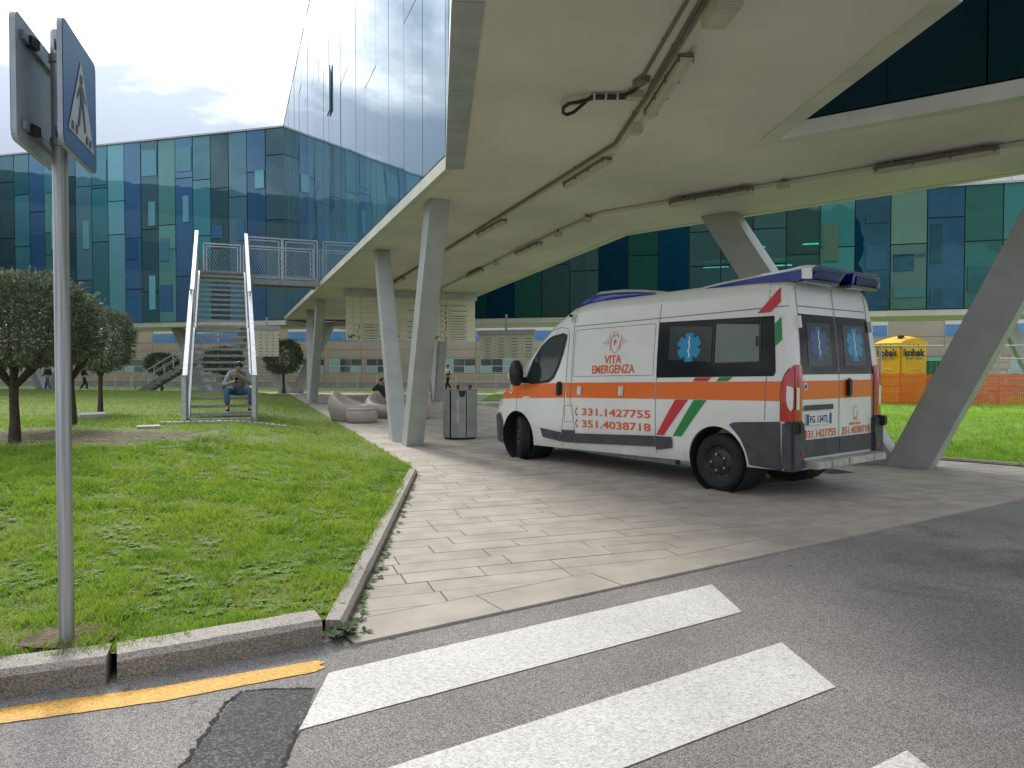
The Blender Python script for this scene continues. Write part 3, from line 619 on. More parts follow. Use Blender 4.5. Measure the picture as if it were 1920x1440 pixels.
o = rosettes('lawn_weeds', cen, lawn_z, 0.055, 'flat broad-leaved weeds growing in the left lawn', [(0.17 + random.uniform(-.04, .06), 0.31 + random.uniform(-.06, .06), 0.055) for _ in cen]); tag(o, cat='weeds', kind='stuff')
cen = [(-0.985 + random.gauss(0, 0.05), 4.04 + random.gauss(0, 0.06)) for _ in range(20)]
o = rosettes('weed_tuft', cen, lambda x, y: random.uniform(0.0, 0.05), 0.055, 'green weed tuft at the corner where kerb and edging meet', [(0.05, random.uniform(0.09, 0.15), 0.03) for _ in cen], 0.9); tag(o, cat='weeds', kind='stuff')
cen = []
for i in range(70):
    t = random.random() ** 1.3; p = p0 + (p1 - p0) * t; cen.append((p.x + 0.015 + abs(random.gauss(0, 0.03)), p.y))
o = rosettes('joint_weeds', cen, lambda x, y: 0.01, 0.035, 'tiny weeds along the joint of edging and paving', [(0.06, random.uniform(0.10, 0.16), 0.03) for _ in cen], 0.6); tag(o, cat='weeds', kind='stuff')
# fallen leaf litter and bits on the bare soil
lit = lawn_points(lawn_xr, -1, [(10.3, 14.5, 30, 13)], lambda x, y: bare(x, y) > 0.3)
o = rosettes('leaf_litter', lit, lambda x, y: lawn_z(x, y) + 0.004, 0.03, 'pale dry leaf litter on the bare soil under the trees', [(random.uniform(.25, .42), random.uniform(.2, .33), .16) for _ in lit], 0.3); tag(o, cat='litter', kind='stuff')
tag(flat([(-2.53, 3.60), (-2.43, 3.56), (-2.22, 3.56), (-2.08, 3.66), (-2.1, 3.8), (-2.25, 3.9), (-2.45, 3.86), (-2.56, 3.74)], 0.136, 'bare_soil', 'soil'), 'small ring of bare soil round the foot of the sign pole', 'soil', kind='stuff')

# ================================================================== BUILDINGS
SZ = 4.4                                      # underside of the raised storeys
_PM = {}
def panel_mesh(w, h, t, m):
    k = (round(w, 3), round(h, 3), t, m)
    if k not in _PM:
        mb = MB(); mb.box((w / 2, 0, h / 2), (w, t, h)); _PM[k] = mb.mesh('pane', m)
    return _PM[k]
def facade(parent, a, b, z0, z1, colw, seq, splits, seed, t=0.04, gap=0.018, out=0.0, name='glass_pane', jitter=0.006, tilt=0.004):
    """panes hung in columns along a->b (seen from the right-hand side of a->b)"""
    rs = random.Random(seed); a, b = Vector(a), Vector(b); d = (b - a).normalized(); L = (b - a).length; n = Vector((d.y, -d.x))
    cols = max(1, round(L / colw)); cw = L / cols; rz = math.atan2(d.y, d.x); inf = []
    for i in range(cols):
        m = seq[i % len(seq)] if i < len(seq) else rs.choice(seq)
        zs = [z0] + sorted(splits(i, m, rs)) + [z1]
        for j in range(len(zs) - 1):
            w, h = cw - gap, zs[j + 1] - zs[j] - gap
            o = link(name, panel_mesh(w, h, t, m), parent); p = a + d * (i * cw + gap / 2) + n * (out + rs.uniform(-jitter, jitter))
            o.location = (p.x, p.y, zs[j] + gap / 2); o.rotation_euler = (rs.uniform(-tilt, tilt), 0, rz + rs.uniform(-tilt, tilt))
        inf.append((a + d * (i * cw), a + d * ((i + 1) * cw), m, zs))
        if gap >= 0.04:
            o = link('mullion', panel_mesh(0.075, z1 - z0 - 0.02, 0.09, 'dark'), parent); p = a + d * (i * cw - 0.0375) - n * 0.085; o.location = (p.x, p.y, z0 + 0.01); o.rotation_euler = (0, 0, rz)
            for zz in zs[1:-1]: o = link('transom', panel_mesh(cw - 0.08, 0.07, 0.08, 'dark'), parent); p = a + d * (i * cw + 0.04) - n * 0.08; o.location = (p.x, p.y, zz - 0.035); o.rotation_euler = (0, 0, rz)
    return inf, d, n
def offset_poly(P, k):
    out = []; n = len(P)
    for i in range(n):
        a, b, c = Vector(P[i - 1]), Vector(P[i]), Vector(P[(i + 1) % n]); d1, d2 = (b - a).normalized(), (c - b).normalized()
        n1, n2 = Vector((-d1.y, d1.x)), Vector((-d2.y, d2.x)); bis = (n1 + n2); q = 1 + n1.dot(n2)
        out.append(tuple(b + bis * (k / max(q, 0.3))))
    return out
def slab_building(root, a, b, depth, z0, z1, floors, tubes, seed):
    """back walls, floor slabs and lit tubes standing behind a see-through facade"""
    a, b = Vector(a), Vector(b); d = (b - a).normalized(); inn = Vector((-d.y, d.x)); L = (b - a).length; rs = random.Random(seed)
    def rect(i0, i1): return [tuple(a + inn * i0), tuple(b + inn * i0), tuple(b + inn * i1), tuple(a + inn * i1)]
    MB().prism(rect(2.2, depth), z0 + 0.02, z1 - 0.05).build('inner_wall', 'interior', root)
    for f in floors: MB().prism(rect(0.06, 2.19), f - 0.18, f + 0.18).build('floor_slab', 'interior', root)
    MB().prism(rect(-0.10, depth + 0.1), z1 - 0.04, z1 + 0.06).build('roof', 'trim_metal', root)
    MB().prism(rect(0.02, depth), z0 - 0.30, z0 - 0.02).build('soffit', 'soffit_trim', root)
    for t, z, w in tubes:
        p, q = a + d * (L * t) + inn * 0.8, a + d * (L * t + w) + inn * 0.8
        MB().beam((p.x, p.y, z), (q.x, q.y, z), 0.10, 0.06).build('lamp_tube', 'tube_lit', root)
    return d, inn
# ---- left building (drawn from its right end leftwards, so panes lie on the camera side)
LB_A, LB_B = (-13.35, 41.95), (-50.3, 52.2)
left_b = thing('glass_building', 'long blue-green glass building on leaning legs behind the left lawn', 'building')
seqL = ['gl_clear', 'gl_slate', 'gl_aqua', 'gl_green', 'gl_navy', 'gl_clear', 'gl_slate', 'gl_clear', 'gl_navy', 'gl_green', 'gl_clear', 'gl_olive', 'gl_navy', 'gl_clear', 'gl_teal', 'gl_navy', 'gl_green', 'gl_clear', 'gl_slate', 'gl_teal', 'gl_aqua', 'gl_navy', 'gl_clear', 'gl_green', 'gl_navy', 'gl_teal', 'gl_clear', 'gl_slate', 'gl_navy']
def spl(i, m, rs):
    if m.endswith('clear'): return rs.choice(([8.7, 10.3, 14.1], [6.3, 10.2, 13.9], [6.2, 8.8, 12.4]))
    if m.endswith('green') or m.endswith('aqua'): return rs.choice(([8.9, 10.4], [10.0, 12.1], [6.9, 8.8]))
    return rs.choice(([7.2, 13.2], [9.6, 13.0], [11.8], [6.5, 9.7]))
def rev(seq): return list(reversed(seq))
NL = round((Vector(LB_B) - Vector(LB_A)).length / 1.29)
infL, dL, nL = facade(left_b, LB_B, LB_A, SZ, 15.7, 1.29, rev(seqL[:NL]) if NL <= len(seqL) else seqL, spl, 3, gap=0.05)
slab_building(left_b, LB_B, LB_A, 4.5, SZ, 15.7, (8.1, 12.0), [(0.28, 7.6, 1.0), (0.40, 7.6, 1.1), (0.48, 7.7, 1.0), (0.66, 7.5, 1.2), (0.79, 7.6, 1.1), (0.80, 7.55, 0.9), (0.87, 7.6, 1.1), (0.22, 11.4, 1.0)], 5)
for ci, z, w, h, m in ((NL - 6, 13.6, 1.1, 1.5, 'gl_teal'), (NL - 8, 13.5, 1.1, 1.6, 'gl_teal'), (NL - 11, 13.2, 1.1, 1.6, 'gl_teal'), (NL - 14, 13.0, 1.1, 1.6, 'gl_teal'), (NL - 7, 8.2, 0.7, 1.4, 'gl_slate'), (NL - 9, 8.4, 0.8, 1.2, 'gl_navy'), (NL - 5, 6.4, 1.0, 1.9, 'gl_slate'), (NL - 12, 9.2, 0.5, 1.8, 'gl_aqua'), (NL - 14, 9.3, 0.5, 2.2, 'gl_aqua'), (NL - 7, 5.1, 0.9, 1.6, 'gl_navy'), (NL - 2, 12.2, 0.62, 1.05, 'gl_aqua'), (NL - 3, 9.2, 0.55, 1.2, 'gl_navy'), (NL - 6, 10.5, 0.42, 1.6, 'gl_aqua'), (NL - 8, 10.4, 0.5, 1.5, 'gl_aqua'), (NL - 8, 5.2, 0.45, 2.1, 'gl_aqua'), (NL - 4, 9.4, 0.75, 0.8, 'gl_navy')):
    if ci >= 0:
        a, b, _, _ = infL[ci]; dd = (b - a); p = a + dd * (0.45 if w < 0.7 else 0.08) + nL * 0.04
        o = link('opening_light', panel_mesh(w, h, 0.05, m), left_b); o.location = (p.x, p.y, z); o.rotation_euler = (0, 0, math.atan2(dL.y, dL.x))
# ---- right building
dR = Vector((0.961, -0.275)).normalized(); RB_A = Vector((-1.4, 40.75)) - dR * 11.2; RB_B = RB_A + dR * 1.6 * 27
right_b = thing('glass_building', 'lower teal and navy glass building behind the ambulance', 'building')
seqR = ['gr_teal', 'gr_clear', 'gr_navy', 'gr_green', 'gr_teal', 'gr_clear', 'gr_teal', 'gr_navy', 'gr_green', 'gr_clear', 'gr_clear', 'gr_navy', 'gr_green', 'gr_navy', 'gr_clear', 'gr_clear', 'gr_clear', 'gr_clear', 'gr_aqua', 'gr_navy', 'gr_sage', 'gr_blue', 'gr_green', 'gr_aqua', 'gr_navy', 'gr_clear', 'gr_teal']
def spr(i, m, rs):
    if m.endswith('clear'): return rs.choice(([6.9, 8.7], [7.3], [6.2, 9.0]))
    if m in ('gr_aqua', 'gr_sage', 'gr_green'): return rs.choice(([7.6], [7.6, 9.2], [6.4, 8.3]))
    return rs.choice(([], [8.8], [6.6]))
infR, dRR, nR = facade(right_b, RB_A, RB_B, SZ, 10.3, 1.6, seqR, spr, 11, gap=0.05)
slab_building(right_b, RB_A, RB_B, 4.5, SZ, 10.3, (7.4,), [(0.43, 8.0, 0.4), (0.535, 6.95, 1.3), (0.575, 7.9, 1.4), (0.61, 6.9, 1.2), (0.65, 7.95, 1.3), (0.645, 6.6, 0.5), (0.10, 7.9, 1.2)], 6)
for ci, z, w, h, m in ((20, 6.3, 0.9, 0.8, 'gr_navy'), (19, 6.4, 0.95, 1.2, 'gr_blue'), (19, 4.6, 1.0, 0.9, 'gr_navy'), (19, 8.7, 1.5, 0.45, 'gr_navy'), (20, 5.0, 1.4, 0.5, 'gr_aqua'), (21, 6.6, 0.5, 1.9, 'gr_navy'), (21, 4.6, 0.5, 0.8, 'gr_navy'), (18, 6.9, 0.7, 1.9, 'gr_sage'), (22, 5.2, 1.4, 1.2, 'gr_teal'), (20, 7.0, 1.45, 0.12, 'gr_green')):
    a, b, _, _ = infR[ci]; p = a + (b - a) * 0.08 + nR * 0.04
    if ci == 19: p = a + (b - a) * 0.30 + nR * 0.04
    o = link('opening_light', panel_mesh(min(w, 1.05) if ci == 19 else w, h, 0.05, m), right_b); o.location = (p.x, p.y, z); o.rotation_euler = (0, 0, math.atan2(dRR.y, dRR.x))
rp = RB_A + dR * 1.6 * 21 + Vector((dR.y, -dR.x)) * -2.0
rt = thing('rooftop_plant', 'white rooftop plant enclosure on the lower glass building', 'roof plant', (rp.x, rp.y, 10.36), math.atan2(dR.y, dR.x))
MB().box((4.5, 0, 0.35), (9, 1.6, 0.7)).build('casing', 'roof_white', rt)
for i in range(7): MB().box((0.6 + i * 1.3, -0.83, 0.35), (1.1, 0.05, 0.5)).build('louvre', 'frame_white', rt)

# ---- the forked glass wing overhead
WP = [(-13.35, 41.8), (-0.93, 10.2), (-0.45, 5.56), (0.6, -8.0), (4.15, -8.0), (3.47, 5.56), (3.3, 8.93), (14.0, 1.36), (14.0, 4.28), (2.46, 15.25), (-1.35, 28.18), (-5.4, 42.0)]
wing = thing('glass_wing', 'mirror-glass wing with a pale forked underside spanning over the ambulance', 'building')
so = MB().prism(WP, SZ, SZ + 0.16).build('underside', 'soffit', wing)
core = MB().prism(offset_poly(WP, 0.25), SZ + 0.17, 15.6).build('core', 'dark', wing)
MB().prism(offset_poly(WP, -0.03), 15.62, 15.74).build('parapet', 'trim_metal', wing)
def edge_trim(i, w, m, drop, ext=(0, 0), tall=0.17, pieces=(0.0, 1.0)):
    a, b = Vector(WP[i]), Vector(WP[(i + 1) % len(WP)]); d = (b - a).normalized(); inn = Vector((-d.y, d.x))
    for t0, t1 in zip(pieces, pieces[1:]):
        p, q = a + (b - a) * t0 + d * 0.004, a + (b - a) * t1 - d * 0.004
        P = [p - inn * 0.02, q - inn * 0.02, q + inn * w + d * ext[1], p + inn * w + d * ext[0]]
        MB().prism([tuple(v) for v in P], SZ - drop, SZ + tall).build('edge_trim', m, wing)
edge_trim(0, 0.10, 'soffit_trim', 0.012, pieces=(0, 0.25, 0.5, 0.75, 1.0)); edge_trim(1, 0.24, 'trim_metal', 0.012, pieces=(0, 0.30, 0.62, 1.0)); edge_trim(2, 0.24, 'trim_metal', 0.012, pieces=(0, 0.2, 0.5, 1))
edge_trim(5, 0.20, 'soffit_trim', 0.012, pieces=(0, 0.45, 1.0)); edge_trim(6, 0.16, 'soffit_trim', 0.012, pieces=(0, 0.3, 0.6, 1.0))
edge_trim(8, 0.14, 'soffit_trim', 0.012, pieces=(0, 0.25, 0.5, 0.75, 1)); edge_trim(9, 0.14, 'soffit_trim', 0.012, pieces=(0, 0.3, 0.6, 1.0)); edge_trim(10, 0.14, 'soffit_trim', 0.012)
def spw(i, m, rs):
    return rs.choice(([7.6 + (i % 3) * 1.9], [6.4 + (i % 4) * 1.5, 12.2], [9.9 + (i % 2) * 1.6], [11.0 + (i % 3) * 1.4], []))
facade(wing, WP[0], WP[1], SZ + 0.18, 15.6, 1.32, ['wing_glass'], spw, 21, jitter=0.002, gap=0.026, tilt=0.0012)
facade(wing, WP[1], WP[2], SZ + 0.18, 15.6, 1.55, ['wing_glass'], spw, 22, jitter=0.002, gap=0.012, tilt=0.0012)
facade(wing, WP[2], WP[3], SZ + 0.18, 15.6, 1.9, ['wing_glass'], spw, 23)
facade(wing, WP[6], WP[7], SZ + 0.18, 15.6, 2.2, ['inner_glass'], lambda i, m, r: [8.2, 11.8], 24)
facade(wing, WP[5], WP[6], SZ + 0.18, 15.6, 1.7, ['inner_glass'], lambda i, m, r: [8.2, 11.8], 25)
facade(wing, WP[4], WP[5], SZ + 0.18, 15.6, 2.7, ['inner_glass'], lambda i, m, r: [8.2, 11.8], 26)
facade(wing, WP[8], WP[9], SZ + 0.18, 15.6, 2.0, ['gr_teal', 'gr_navy', 'gr_green'], lambda i, m, r: [8.2], 27)
facade(wing, WP[9], WP[10], SZ + 0.18, 15.6, 2.0, ['gr_teal', 'gr_navy', 'gr_green'], lambda i, m, r: [8.2], 28)
# a slim open vent light standing out of the mirror face
dW = (Vector(WP[1]) - Vector(WP[0])).normalized(); nW = Vector((dW.y, -dW.x)); p = Vector(WP[0]) + dW * 20.9 + nW * 0.06
o = link('opening_light', panel_mesh(0.62, 1.35, 0.04, 'gl_slate'), wing); o.location = (p.x, p.y, 9.4); o.rotation_euler = (0, 0, math.atan2(dW.y, dW.x))

# ---- beige clad ground floor behind, with railings
bk = thing('beige_building', 'beige panelled ground-floor wall with blue and white windows behind the glass buildings', 'building')
BK = [(-52, 62.5), (-14, 53.0), (3.0, 51.5), (42, 40.0)]
for a, b in zip(BK, BK[1:]):
    a, b = Vector(a), Vector(b); d = (b - a).normalized(); n = Vector((d.y, -d.x)); L = (b - a).length; rz = math.atan2(d.y, d.x)
    MB().prism([tuple(a), tuple(b), tuple(b - n * 0.6), tuple(a - n * 0.6)], 0, 6).build('backing_wall', 'grey_base', bk)
    nC = round(L / 3.1); cw = L / nC
    def put(nm, i, off, w, z, h, m, o_=0.05, t=0.05):
        q = a + d * (i * cw + off) + n * o_; o = link(nm, panel_mesh(w, h, t, m), bk); o.location = (q.x, q.y, z); o.rotation_euler = (0, 0, rz)
    for i in range(nC):
        put('base_panel', i, 0.01, cw - 0.02, 0.02, 0.42, 'grey_base')
        put('wall_panel', i, 0.01, cw - 0.02, 0.46, 0.68, 'beige_panel')
        put('wall_panel', i, 0.01, cw - 0.02, 2.30, 0.60, 'beige_panel'); put('wall_panel', i, 0.01, cw - 0.02, 2.92, 0.58, 'beige_panel')
        win = (i % 3 != 2)
        if win:
            put('wall_panel', i, 0.01, 0.32, 1.16, 1.12, 'beige_panel')
            put('window', i, 0.35, cw - 0.37, 1.18, 1.08, 'frame_white', 0.02)
            ww = (cw - 0.47) / 3
            for k in range(3):
                put('window_pane', i, 0.40 + k * (ww + 0.03), ww - 0.01, 1.23, 0.44, 'window_pale' if k != 1 else 'window_dark', 0.035)
                put('window_pane', i, 0.40 + k * (ww + 0.03), ww - 0.01, 1.73, 0.48, 'window_dark' if (k + i) % 3 else 'window_pale', 0.035)
        else:
            put('wall_panel', i, 0.01, cw - 0.02, 1.16, 0.55, 'beige_panel'); put('wall_panel', i, 0.01, cw - 0.02, 1.73, 0.55, 'beige_panel')
        put('window', i, 0.02, cw - 0.04, 3.52, 1.3, 'frame_white', 0.02)
        if i % 4 != 3:
            for k in range(2): put('window_pane', i, 0.05 + k * (cw - 0.1) / 2, (cw - 0.16) / 2, 3.55, 0.72, 'window_blue', 0.035)
        else: put('wall_panel', i, 0.03, cw - 0.06, 3.53, 1.2, 'beige_panel', 0.05)
def railing(label, a, b, z, h, step=1.35, group='white railings of the far ramp'):
    a, b = Vector((*a, z)), Vector((*b, z)); L = (b - a).length; n = max(2, round(L / step)); r = thing('railing', label, 'railing', tuple(a), 0, group); D = b - a; up = Vector((0, 0, 1))
    for i in range(n + 1):
        p = D * (i / n); MB().beam(p, p + up * h, 0.05, 0.05, (0, 1, 0)).build('post', 'white_rail', r)
    for k in (1.0, 0.58, 0.16): MB().beam(up * (h * k) - D * 0.001, D + up * (h * k), 0.045, 0.045).build('rail', 'white_rail', r)
    return r
railing('white ramp railing far behind the pillars and the bin', (-15.8, 48.2), (1.6, 47.2), 0.0, 1.12)
railing('white ramp railing far behind the trees at the left', (-37, 53.5), (-21, 50.2), 0.0, 1.12)
railing('short white ramp railing behind the steel stairs', (-20.5, 50.1), (-16.4, 49.0), 0.0, 1.12)
railing('white ramp railing far behind the yellow toilet', (4, 46.8), (30, 39.4), 0.0, 1.0, 2.2)
# ---- building at the left, out of frame but mirrored in the glass
lw = thing('courtyard_building', 'beige panelled building left of the lawn, mirrored in the glass front', 'building')
a, b = Vector((-39.0, 47.6)), Vector((-24.0, 26.5)); d = (b - a).normalized(); n = Vector((-d.y, d.x)); rz = math.atan2(d.y, d.x); L = (b - a).length
MB().prism([tuple(a), tuple(b), tuple(b - n * 8), tuple(a - n * 8)], 0, 15.7).build('wall', 'grey_base', lw)
for i in range(8):
    for j in range(6):
        q = a + d * (i * L / 8 + 0.03) + n * 0.05; w = L / 8 - 0.06
        m = 'window_pale' if (i * 5 + j * 3) % 7 == 0 else ('window_dark' if j == 4 and i % 2 else 'beige_panel')
        o = link('window_pane' if 'window' in m else 'wall_panel', panel_mesh(w, 2.15, 0.06, m), lw); o.location = (q.x, q.y, 0.3 + j * 2.2); o.rotation_euler = (0, 0, rz)
for i in range(16):
    q = a + d * (i * L / 16 + 0.03) + n * 0.08; o = link('roof_cladding', panel_mesh(L / 16 - 0.05, 1.9, 0.06, 'window_dark'), lw); o.location = (q.x, q.y, 13.7); o.rotation_euler = (0, 0, rz)

# ---- leaning column pairs
def leg(parent, base, top, across, along, z0=0.0, z1=SZ):
    b, t = Vector(base), Vector(top); d = (t - b).normalized(); n = Vector((-d.y, d.x))
    q = [(-1, -1), (1, -1), (1, 1), (-1, 1)]
    V = [(*(b + d * (along / 2 * u) + n * (across / 2 * v)), z0) for u, v in q] + [(*(t + d * (along / 2 * u) + n * (across / 2 * v)), z1) for u, v in q]
    o = MB().add([(x - parent.location.x, y - parent.location.y, z - parent.location.z) for x, y, z in V], BEAMF).build('leg', 'column', parent, bevel=0.012)
    bw = 1.12
    return o
def vpair(label, b1, t1, b2, t2, across=0.34, along=0.46, z1=SZ, group='leaning grey steel column pairs'):
    c = (Vector(b1) + Vector(b2)) / 2; r = thing('leaning_column_pair', label, 'column', (c.x, c.y, 0.0), 0, group)
    leg(r, b1, t1, across, along, 0.0, z1); leg(r, b2, t2, across, along, 0.0, z1); return r
vpair('large grey V-shaped column pair left of the metal bin', (-1.99, 14.12), (-1.28, 12.25), (-2.40, 15.05), (-3.18, 17.4))
vpair('grey V-shaped column pair behind the taupe plastic seats', (-8.93, 31.8), (-7.95, 29.6), (-9.35, 33.0), (-10.0, 35.2))
vpair('big grey leaning column pair at the right of the ambulance', (6.25, 11.12), (7.72, 9.72), (5.98, 11.42), (3.92, 13.38), 0.46, 0.62)
vpair('grey column pair standing below the hanging sign, right of the V columns', (-3.45, 33.0), (-2.9, 31.0), (-3.65, 33.7), (-4.3, 36.2))
for lab, X, Y in (('grey V-shaped column pair beside the far round tree', -13.7, 44.0), ('grey V-shaped column pair seen through the steel stairs', -18.9, 44.8), ('grey V-shaped column pair behind the left trees', -31.5, 48.2)):
    q = dL; vpair(lab, (X - q.x * 0.4, Y - q.y * 0.4), (X - q.x * 2.6, Y - q.y * 2.6), (X + q.x * 0.4, Y + q.y * 0.4), (X + q.x * 2.6, Y + q.y * 2.6), 0.5, 0.62, SZ - 0.3)
for lab, X, Y in (('grey column pair far right behind the orange netting', 26.2, 34.2), ('grey column pair hidden far behind the ambulance', 9.0, 38.6)):
    q = dR; vpair(lab, (X - q.x * 0.4, Y - q.y * 0.4), (X - q.x * 2.2, Y - q.y * 2.2), (X + q.x * 0.4, Y + q.y * 0.4), (X + q.x * 2.2, Y + q.y * 2.2), 0.5, 0.6, SZ - 0.3)

# ================================================================== AMBULANCE (local: x forward from the rear face, y to its left, z up)
AMB_RZ = R(127.5); RAKE = math.tan(R(1.2))
amb = thing('ambulance', 'white ambulance van with orange stripe and red lettering parked under the wing', 'ambulance', (3.963, 8.605, 0.014), AMB_RZ)
def rk(x, z): return z + RAKE * (3.0 - x)                       # the body sits nose-down on its wheels
ZT = [(-0.1, 2.46), (0.0, 2.47), (0.12, 2.53), (0.4, 2.56), (3.3, 2.57), (3.55, 2.55), (3.85, 2.50), (4.23, 2.335), (4.5, 2.14), (4.84, 1.84), (5.08, 1.56), (5.24, 1.47), (5.45, 1.36), (5.62, 1.25), (5.76, 1.12), (5.86, 0.98), (5.93, 0.82), (5.97, 0.64)]
TP = [(0.0, 0.972), (0.03, 0.99), (0.10, 1.0), (4.5, 1.0), (5.0, 0.99), (5.4, 0.962), (5.65, 0.915), (5.80, 0.86), (5.90, 0.78), (5.95, 0.70), (5.97, 0.60)]
WZ = [(0.25, 0.955), (0.32, 0.985), (0.42, 1.0), (0.6, 1.018), (0.85, 1.028), (1.10, 1.025), (1.22, 1.018), (1.40, 1.005), (1.7, 0.985), (2.0, 0.957), (2.2, 0.935), (2.57, 0.875)]
def half(x, z):
    zt = interp(x, ZT); z = min(z, zt); w = interp(z, WZ) * interp(x, TP); d = zt - z
    r = 0.20 + 0.14 * sstep(3.6, 4.6, x)
    if d < r: w -= r * (1 - math.sqrt(max(0, 1 - (1 - d / r) ** 2))) * 0.92
    return max(w, 0.05)
def lean(z): return 0.0 if z < 1.35 else 0.13 * ((z - 1.35) / 1.15) ** 1.3
def sx(x, z): return x + lean(z) * max(0.0, 1 - x / 1.2)
def body_pt(x, s_, z, off=0.0): return (sx(x, z), s_ * (half(x, z) + off), rk(x, z))
XS = [0, 0.03, 0.1, 0.25, 0.45, 0.7, 1.03, 1.4, 1.8, 2.2, 2.6, 3.0, 3.3, 3.55, 3.7, 3.85, 4.04, 4.23, 4.37, 4.5, 4.67, 4.84, 4.96, 5.08, 5.24, 5.35, 5.45, 5.54, 5.62, 5.7, 5.76, 5.82, 5.86, 5.9, 5.93, 5.955, 5.97]
FR = [0, 0.03, 0.06, 0.10, 0.16, 0.22, 0.28, 0.34, 0.40, 0.46, 0.52, 0.58, 0.64, 0.70, 0.76, 0.81, 0.85, 0.88, 0.91, 0.935, 0.955, 0.972, 0.985, 0.995, 1.0]
V, F = [], []; nf = len(FR)
for x in XS:
    zt = interp(x, ZT); zb = 0.30 if x < 5.3 else 0.30 - 0.04 * min(1, (x - 5.3) / 0.3)
    ring = [body_pt(x, 1, zb + (zt - zb) * f) for f in FR] + [body_pt(x, -1, zb + (zt - zb) * f) for f in reversed(FR)]
    V += ring
n2 = 2 * nf
for i in range(len(XS) - 1):
    for j in range(n2): F.append((i * n2 + j, i * n2 + (j + 1) % n2, (i + 1) * n2 + (j + 1) % n2, (i + 1) * n2 + j))
for i in (0, len(XS) - 1):
    for j in range(nf - 1): F.append((i * n2 + j, i * n2 + j + 1, i * n2 + n2 - 2 - j, i * n2 + n2 - 1 - j))
bm_ = MB().add(V, F).mesh('body', 'van_white')
bo = link('body', bm_, None); cutters = []
AX_R, AX_F = 1.03, 5.06
for xc in (AX_R, AX_F):
    for s_ in (1, -1):
        c = link('cut', MB().lathe([(0.0, 0), (0.425, 0), (0.425, 0.62), (0.0, 0.62)], (xc, 0.56 if s_ > 0 else -1.18, 0.39), 40, 'y').mesh('cut', None)); cutters.append(c)
        md = bo.modifiers.new('b', 'BOOLEAN'); md.object = c; md.solver = 'EXACT'; md.operation = 'DIFFERENCE'
bpy.context.view_layer.update()
me = bpy.data.meshes.new_from_object(bo.evaluated_get(bpy.context.evaluated_depsgraph_get()))
for c in cutters + [bo]: bpy.data.objects.remove(c)
me.polygons.foreach_set('use_smooth', [True] * len(me.polygons)); me.set_sharp_from_angle(angle=R(32))
me.materials.clear(); me.materials.append(MATS['van_white']); body = link('body', me, amb)
def side_quad(name, c, m, off=0.005, nu=8, nv=4, s_=1, parent=None):
    """c: four (x,z) corners in order"""
    def fn(u, v):
        x = (c[0][0] * (1 - u) + c[1][0] * u) * (1 - v) + (c[3][0] * (1 - u) + c[2][0] * u) * v
        z = (c[0][1] * (1 - u) + c[1][1] * u) * (1 - v) + (c[3][1] * (1 - u) + c[2][1] * u) * v
        return body_pt(x, s_, z, off)
    return MB().quadgrid(fn, nu, nv).build(name, m, parent or amb, smooth='all')
def side_poly(name, P, m, off=0.006, step=0.045, s_=1, parent=None, nx=8):
    """z-monotone outline filled row by row so that it hugs the panel"""
    z0, z1 = min(p[1] for p in P), max(p[1] for p in P); rows = max(2, int((z1 - z0) / step)); V, F = [], []
    for r in range(rows + 1):
        z = z0 + (z1 - z0) * min(max(r / rows, 1e-4), 1 - 1e-4); xs = []
        for i, a in enumerate(P):
            b = P[(i + 1) % len(P)]
            if (a[1] > z) != (b[1] > z): xs.append(a[0] + (b[0] - a[0]) * (z - a[1]) / (b[1] - a[1]))
        xa, xb = min(xs), max(xs); V += [body_pt(xa + (xb - xa) * k / nx, s_, z, off) for k in range(nx + 1)]
    n = nx + 1
    F = [(r * n + k, r * n + k + 1, (r + 1) * n + k + 1, (r + 1) * n + k) for r in range(rows) for k in range(nx)]
    return MB().add(V, F).build(name, m, parent or amb, smooth='all')
def side_line(name, P, w, m='van_seam', off=0.003, s_=1, parent=None):
    V, F = [], []
    pts = []
    for a, b in zip(P, P[1:]):
        k = max(1, int(math.hypot(b[0] - a[0], b[1] - a[1]) / 0.08))
        pts += [(a[0] + (b[0] - a[0]) * t / k, a[1] + (b[1] - a[1]) * t / k) for t in range(k)]
    pts.append(P[-1])
    for i, p in enumerate(pts):
        a, b = pts[max(0, i - 1)], pts[min(len(pts) - 1, i + 1)]; L = math.hypot(b[0] - a[0], b[1] - a[1]) or 1; nx_, nz_ = -(b[1] - a[1]) / L * w / 2, (b[0] - a[0]) / L * w / 2
        V += [body_pt(p[0] + nx_, s_, p[1] + nz_, off), body_pt(p[0] - nx_, s_, p[1] - nz_, off)]
    F = [(2 * i, 2 * i + 1, 2 * i + 3, 2 * i + 2) for i in range(len(pts) - 1)]
    return MB().add(V, F).build(name, m, parent or body, smooth='all')
